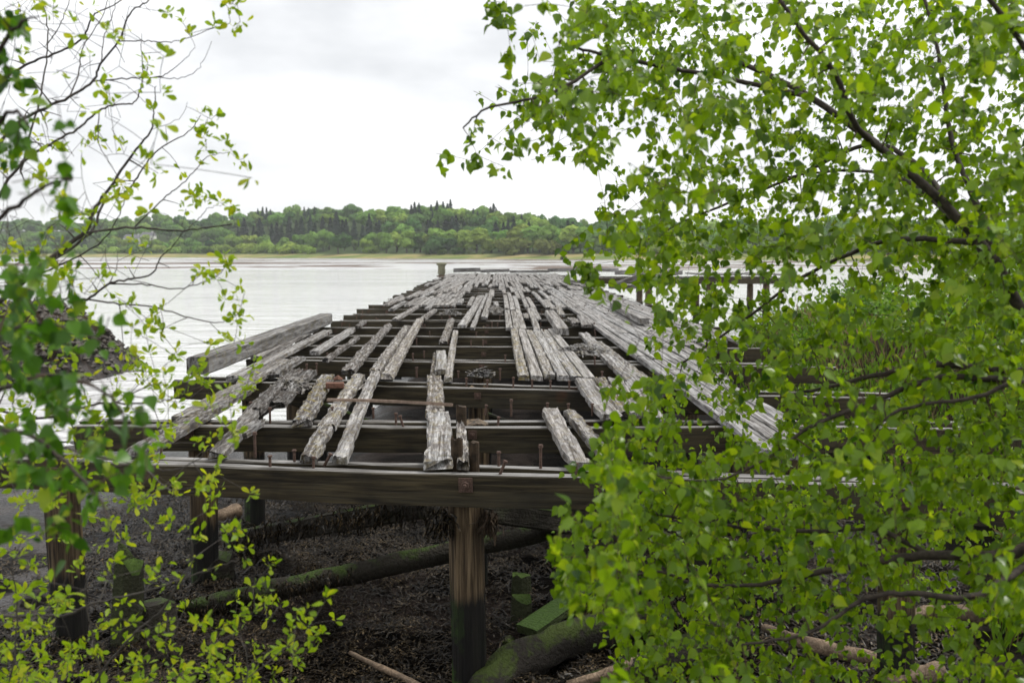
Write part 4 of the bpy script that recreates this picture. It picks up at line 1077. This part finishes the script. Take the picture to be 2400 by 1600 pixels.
GRID[8] = [0, 0, 0, 0] + [0, 3, 5, 6, 6, 4, 2, 4, 5, 6, 6, 6]; GRID[9] = [0, 0, 0, 0] + [2, 5, 4, 4, 5, 4, 3, 4, 5, 6, 6, 6]
def depth_birch(px, py):
    base = interp(px, [(1000, 3.7), (1400, 3.9), (1800, 4.2), (2400, 3.9)])
    if px < 1500 and py > 1000: base = 3.5
    return max(2.3, base + rng.gauss(0, .55) + (rng.random() < .35) * rng.uniform(.5, 2.6))
def grow(tree, net, pts, leaves, kind, twigmat, spread, nleaf, size, droop=.1, tint=(.45, .22), rosette=False, maxlen=.9):
    tw = MB(); org = Vector(tree.location)
    pts = sorted(pts, key=lambda p: net.near(p)[2])
    for p in pts:
        q, r, d = net.near(p)
        if d > maxlen: continue
        d0 = (p - q)
        mid = q.lerp(p, .5) + Vector((0, 0, droop * d)) + rvec(.04 * d)
        m = max(3, int(d / .06)); c = []
        for i in range(m + 1):
            t = i / m; c.append((1 - t) ** 2 * q + 2 * t * (1 - t) * mid + t * t * p)
        rr = min(r * .75, .0035 + .004 * d)
        rad = [lerp(rr, .0011, i / m) for i in range(m + 1)]
        tw.tube([a - org for a in c], rad, 4, cap=False)
        net.add(c[1:], rad[1:])
        nl = nleaf + rng.randrange(-2, 3) if nleaf else 0
        L = max(d, .01)
        for k in range(nl):
            if rosette:
                base = p + rvec(.006); ax = (p - mid).normalized()
                dr = (ax * rng.uniform(-.1, .9) + rvec(.75)).normalized() + Vector((0, 0, .15))
                sz = size * rng.uniform(.5, 1.2); nn = ax + rvec(.5)
            else:
                span = min(1.0, spread / L); t = 1 - rng.random() * span; i = min(m - 1, int(t * m))
                base = c[i].lerp(c[i + 1], t * m - i) + rvec(.012)
                dr = Vector((rng.gauss(0, .55), rng.gauss(0, .55), -.75 + rng.gauss(0, .4))); sz = size * rng.choice((rng.uniform(.45, .8), rng.uniform(.75, 1.3), rng.uniform(.75, 1.3)))
                nn = Vector((rng.gauss(0, .6), rng.gauss(0, .6) - .55, .35 + rng.gauss(0, .4)))
            dr = Vector(dr); dr.normalize()
            base2 = base + dr * .008
            leaves.add(base2, dr, nn, sz, min(.999, max(0.0, rng.gauss(*tint))))
    if tw.v:
        o = tw.build('twig', M[twigmat], tree, True); tag(o, kind='stuff')
bl = Leaves('birch', M['birch_leaf'])
pts = []
for px, py, v in sample_grid(GRID, 1000, 100, 4700):
    pts.append(PD(px, py - (20 if py < 1500 else 0), depth_birch(px, py)))
for px, py, d in [(1030, 375, 3.6), (1165, 390, 3.6), (1095, 360, 3.6), (1145, 25, 3.7), (1155, 45, 3.7), (1195, 130, 3.7), (1190, 12, 3.7), (1375, 380, 4), (1365, 350, 4), (1405, 480, 4.6), (1430, 430, 4.6), (1345, 1195, 3.5), (1305, 1310, 3.5), (1330, 1250, 3.5), (1385, 630, 4.0), (1400, 660, 4.0), (1365, 640, 4.0), (1390, 690, 4.0)]:
    for _ in range(2): pts.append(PD(px, py, d) + rvec(.02))
grow(tree, net, pts, bl, 'birch', 'twig', .17, 7, .041, .06, (.47, .19), maxlen=.8)
bl.build(tree)

# ------------------------------------------------------------------ the willow on the left
wl_ = empty('willow_tree', (-2.7, 3.6, gz(-2.7, 3.6))); tag(wl_, 'sparse young willow with lime green leaf clusters at the left', 'tree')
net = Net()
wb = Vector((-2.7, 3.6, gz(-2.7, 3.6) - .2))
W = 'willow_bark'
c1 = PD(-120, 800, 3.9)
branch(net, wl_, [wb, wb.lerp(c1, .5) + Vector((.1, 0, 0)), c1], .06, .035, W, 'trunk', 9)
def wbr(px, d0, d1, r0, r1, root=None):
    m = len(px); P = [PD(x, y, lerp(d0, d1, i / (m - 1))) for i, (x, y) in enumerate(px)]
    if root is not None: P = [root] + P
    return branch(net, wl_, P, r0 * .62, r1 * .7, W, n=6)
wbr([(20, 690), (110, 612), (204, 539), (217, 497), (268, 425), (319, 352), (355, 304), (360, 255), (365, 200)], 3.8, 3.7, .019, .002, c1)
wbr([(204, 545), (314, 533), (408, 541), (474, 535), (543, 525)], 3.75, 3.7, .008, .003)
wbr([(110, 618), (212, 545), (242, 477), (298, 446), (332, 400), (370, 352), (440, 310), (470, 270)], 3.85, 4.1, .010, .002)
wbr([(314, 533), (383, 466), (421, 436), (459, 398), (487, 367), (538, 357)], 3.75, 3.7, .005, .0015)
wbr([(441, 536), (472, 507), (487, 489), (520, 480)], 3.72, 3.7, .003, .0012)
wbr([(100, 640), (230, 572), (285, 490), (290, 440)], 3.9, 3.7, .006, .0015)
wbr([(160, 696), (204, 701), (255, 665), (298, 655), (355, 642), (378, 601), (404, 578), (434, 535)], 3.8, 3.7, .009, .002)
wbr([(255, 665), (345, 667), (408, 677), (472, 663), (510, 645), (530, 625)], 3.78, 3.6, .005, .0015)
wbr([(204, 701), (280, 712), (357, 719), (444, 744), (510, 756), (540, 745), (560, 735)], 3.8, 3.6, .006, .0015)
wbr([(255, 665), (274, 624), (276, 586)], 3.78, 3.9, .004, .001)
wbr([(38, 398), (128, 332), (179, 304), (232, 260), (276, 245), (314, 240), (332, 196), (334, 143), (330, 100)], 3.7, 3.9, .010, .002, PD(-60, 560, 3.8))
wbr([(30, 300), (82, 265), (163, 227), (217, 191), (237, 148), (278, 97), (304, 33), (350, 0), (380, -40)], 3.9, 3.8, .011, .003, PD(-60, 420, 3.9))
wbr([(278, 97), (339, 96), (383, 99), (434, 92), (492, 69), (538, 54), (530, 10)], 3.8, 3.7, .004, .0012)
wbr([(217, 191), (298, 184), (367, 181), (398, 168), (434, 138), (457, 112)], 3.85, 3.7, .005, .0012)
wbr([(367, 181), (418, 184), (462, 166), (480, 133), (497, 97)], 3.8, 3.7, .003, .001)
wbr([(-10, 200), (59, 153), (122, 128), (179, 102), (204, 71), (222, 33), (265, 13), (330, -30)], 4.1, 4.0, .010, .003, PD(-120, 300, 4.0))
wbr([(50, 400), (87, 255), (102, 191), (112, 102), (107, 38), (90, -30)], 4.0, 4.2, .008, .003)
wbr([(112, 102), (140, 60), (160, 10), (170, -30)], 4.1, 4.1, .004, .002)
wbr([(163, 227), (185, 170), (195, 110), (240, 40), (256, -20)], 3.9, 4.2, .005, .002)
wbr([(237, 148), (243, 90), (262, 40), (275, -20)], 3.8, 4.0, .004, .002)
wbr([(232, 260), (230, 330), (250, 370), (280, 420)], 3.8, 3.6, .004, .001)
wbr([(355, 304), (420, 278), (440, 240)], 3.7, 3.6, .002, .001)
wbr([(60, 980), (230, 946), (301, 945), (357, 943), (411, 932), (434, 917)], 3.6, 3.3, .009, .0015, PD(-120, 900, 3.7))
wbr([(301, 945), (316, 910), (385, 860), (421, 813)], 3.4, 3.3, .003, .001)
wbr([(120, 1040), (300, 1085), (326, 1086), (380, 1134), (400, 1150)], 3.3, 3.0, .006, .002, PD(-100, 960, 3.6))
wbr([(326, 1086), (383, 1101), (440, 1090), (520, 1030), (560, 1010), (600, 990)], 3.2, 3.1, .004, .0012)
c2 = PD(-130, 1400, 3.7)
branch(net, wl_, [wb + Vector((0, 0, .3)), c2], .03, .02, W, n=8)
wbr([(0, 1441), (90, 1440), (158, 1440), (217, 1414), (326, 1389), (408, 1363), (490, 1333), (560, 1310)], 3.6, 3.3, .011, .002, c2)
wbr([(230, 1600), (222, 1520), (209, 1450), (199, 1380), (225, 1300), (255, 1270)], 3.5, 3.3, .007, .002, PD(150, 1750, 3.6))
wbr([(190, 1640), (255, 1552), (319, 1480), (377, 1430), (408, 1386), (450, 1310), (445, 1250), (440, 1215)], 3.5, 3.3, .008, .002, PD(60, 1760, 3.6))
wbr([(319, 1480), (400, 1450), (440, 1380), (500, 1320)], 3.4, 3.2, .004, .001)
wbr([(560, 1640), (580, 1560), (565, 1490), (560, 1440)], 3.3, 3.2, .005, .0015, PD(450, 1800, 3.5))
wbr([(20, 1600), (40, 1430), (28, 1330), (50, 1270)], 3.5, 3.4, .006, .002, PD(-60, 1750, 3.6))
wbr([(300, 1700), (420, 1640), (560, 1600), (690, 1500), (720, 1485)], 3.2, 3.1, .006, .0015, PD(150, 1800, 3.5))
WG = ['221100000', '111100000', '111110000', '111110000', '122111000', '111100000', '222111000', '452111000', '542220000', '343442000', '343442000', '332221000', '332211100', '332211100', '443222110', '998765310', '999876300']
WG = [[int(c) for c in r] for r in WG]
pts = []
for px, py, v in sample_grid(WG, 0, 100, 600):
    pts.append(PD(px, py, max(2.7, rng.gauss(3.6, .35))))
for p in [(540, 10), (550, 25), (560, 60), (500, 65), (425, 65), (345, 155), (360, 165), (490, 270), (475, 285), (485, 325), (560, 365), (535, 345), (480, 460), (455, 470), (500, 480), (555, 495), (530, 620), (520, 625), (498, 650), (560, 730), (545, 765), (575, 690), (370, 755), (375, 775), (555, 810), (455, 860), (490, 880), (610, 890), (600, 860), (430, 845), (410, 905), (500, 1100), (400, 1145), (540, 1010), (735, 1490), (725, 1515), (690, 1540), (620, 1405), (570, 1440), (520, 1465), (575, 1300), (630, 1320), (540, 1240), (470, 1260)]:
    for _ in range(2): pts.append(PD(p[0], p[1], 3.6) + rvec(.015))
bare = [PD(nrs.uniform(-40, 420) * nrs.rand() ** .35, nrs.uniform(-40, 700), rng.gauss(3.8, .3)) for _ in range(240)]
grow(wl_, net, bare, None, 'willow', W, .05, 0, .04, .02, maxlen=.6)
wl = Leaves('willow', M['willow_leaf'])
grow(wl_, net, pts, wl, 'willow', W, .05, 6, .036, .04, (.58, .22), rosette=True, maxlen=.8)
wl.build(wl_)

# ------------------------------------------------------------------ the nearer birch sapling on the far left
bs = empty('birch_sapling', (-1.75, 2.0, gz(-1.75, 2.0))); tag(bs, 'darker birch sapling with broad leaves, closest to the left edge', 'tree')
net = Net(); sb = Vector((-1.75, 2.0, gz(-1.75, 2.0) - .15))
branch(net, bs, [sb, PD(-150, 1500, 2.3), PD(-120, 1000, 2.3), PD(-60, 500, 2.3), PD(-30, 100, 2.3), PD(0, -120, 2.3)], .026, .008, 'birch_bark', 'trunk', 8)
for P in ([(-120, 1050), (40, 1010), (150, 1080), (240, 1180), (260, 1250)], [(-120, 1000), (30, 900), (150, 880), (260, 930), (300, 1000)], [(-100, 900), (20, 780), (120, 760), (240, 800)], [(-60, 560), (40, 480), (120, 430), (170, 420)], [(-40, 330), (30, 260), (70, 300)], [(-30, 160), (40, 60), (90, 40)]):
    branch(net, bs, [PD(x, y, 2.25 - .06 * i) for i, (x, y) in enumerate(P)], .007, .0015, 'birch_bark', n=6)
SG = ['6200', '5100', '4200', '4100', '5400', '3100', '6410', '9610', '9610', '8741', '6662', '5662', '3341', '1110', '1000', '1000']
SG = [[int(c) for c in r] for r in SG]
pts = [PD(px, py, max(1.6, rng.gauss(2.25, .25))) for px, py, v in sample_grid(SG, -15, 95, 135)]
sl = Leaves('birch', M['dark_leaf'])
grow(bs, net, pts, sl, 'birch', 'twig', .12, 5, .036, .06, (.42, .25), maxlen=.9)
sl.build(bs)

# ------------------------------------------------------------------ shrubs, ferns and grass on the right bank
def leafy_mesh(seed, n=1500):
    r = np.random.RandomState(seed); v, f = TEMPL['birch']
    C = r.normal(size=(n, 3)); C /= np.linalg.norm(C, axis=1)[:, None]
    C *= (.55 + .5 * r.rand(n))[:, None]; lob = 1 + .28 * np.sin(3.1 * C[:, 0] + seed) * np.cos(2.7 * C[:, 1] + 2 * C[:, 2])
    C = C * lob[:, None] * np.array([1, 1, .75]); C[:, 2] = np.abs(C[:, 2]) * .95 + .06
    D = r.normal(size=(n, 3)) + np.array([0, 0, -.3]); D /= np.linalg.norm(D, axis=1)[:, None]
    N = r.normal(size=(n, 3)) + np.array([0, -.3, .8])
    X = np.cross(D, N); X /= np.linalg.norm(X, axis=1)[:, None]; Z = np.cross(X, D); S = r.uniform(.05, .10, n)[:, None, None]
    V = C[:, None, :] + S * (v[None, :, 0:1] * X[:, None, :] + v[None, :, 1:2] * D[:, None, :] + v[None, :, 2:3] * Z[:, None, :])
    F = f[None] + (np.arange(n) * len(v))[:, None, None]
    return np_mesh('foliage', V.reshape(-1, 3), F.reshape(-1, 3), M['bank_leaf'], np.repeat(np.clip(r.normal(.45, .22, n), 0, .999), len(v)))
SHRUB = [leafy_mesh(k) for k in range(4)]
stem_me = MB()
for k in range(7):
    a = k * .9; stem_me.tube([(0, 0, -.15), (.25 * math.cos(a), .25 * math.sin(a), .35), (.55 * math.cos(a), .55 * math.sin(a), .75)], [.022, .014, .006], 5)
stem_me = stem_me.mesh('stem', M['twig'])
for i, (x, y, s) in enumerate([(7.4, 12.3, .75), (8.6, 14.5, 1.1), (9.4, 17.5, 1.2), (8.6, 20.5, 1.1), (10.5, 20.0, 1.5), (8.8, 25.0, 1.1), (11, 25, 1.6), (9.6, 30, 1.3), (12, 31, 1.9), (10, 36, 1.3), (13.5, 36, 2.1), (8.2, 17.0, .7), (7.9, 22.5, .7), (15, 28, 2.2), (17, 34, 2.4), (13, 21, 1.8), (11, 15.5, 1.5), (9.0, 10.5, 1.0), (6.4, 9.0, .6), (14.5, 41, 2.0), (19, 40, 2.5), (22, 46, 2.8)]):
    o = empty('bank_shrub', (x, y, gz(x, y) - .05)); o.scale = (s, s, s * .95); o.rotation_euler.z = i * 1.3
    tag(o, ('small' if s < .8 else ('middle sized' if s < 1.35 else 'large')) + ' bright green shrub on the right bank, ' + ('beside the front beams' if y < 16 else ('beside the middle of the pier' if y < 27 else 'towards the side jetty')), 'shrub', 'shrubs on the right bank')
    link('foliage', SHRUB[i % 4], o); link('stem', stem_me, o)
V = []; F = []
for i in range(9000):
    y = rng.uniform(9, 38); x = bank_edge(y) + .8 + rng.random() ** 1.4 * 6; z = gz(x, y)
    a = rng.uniform(0, 6.28); h = rng.uniform(.15, .6); w = .008; l = rng.uniform(.05, .3)
    b = len(V); dx, dy = math.cos(a), math.sin(a)
    V += [(x - dy * w, y + dx * w, z - .02), (x + dy * w, y - dx * w, z - .02), (x + dx * l * .4, y + dy * l * .4, z + h * .7), (x + dx * l, y + dy * l, z + h)]
    F += [(b, b + 1, b + 2), (b, b + 2, b + 3)]
gv = np.array(V); gf = np.array(F)
o = link('grass', np_mesh('grass', gv, gf[:12000], M['bank_leaf'], nrs.uniform(.2, .9, len(gv)))); tag(o, 'green grass growing on the right bank', 'grass', kind='stuff')
o = link('grass', np_mesh('grass', gv + np.array([.07, .1, 0]), gf[12000:], M['dead'])); tag(o, 'dry tan grass stalks on the right bank', 'grass', kind='stuff')

# ------------------------------------------------------------------ the damp air over the river
t = NT('river_haze')
vol = t.n('ShaderNodeVolumePrincipled', {'Color': (0.93, 0.95, 0.97, 1), 'Density': 0.00015, 'Anisotropy': 0.2})
t.t.links.new(vol.outputs[0], t.out.inputs['Volume'])
o = MB().box((0, 875, 48.5), (3500, 2450, 104)).build('haze', t.m); tag(o, 'pale damp air lying over the river and the far shore', 'haze', kind='stuff')
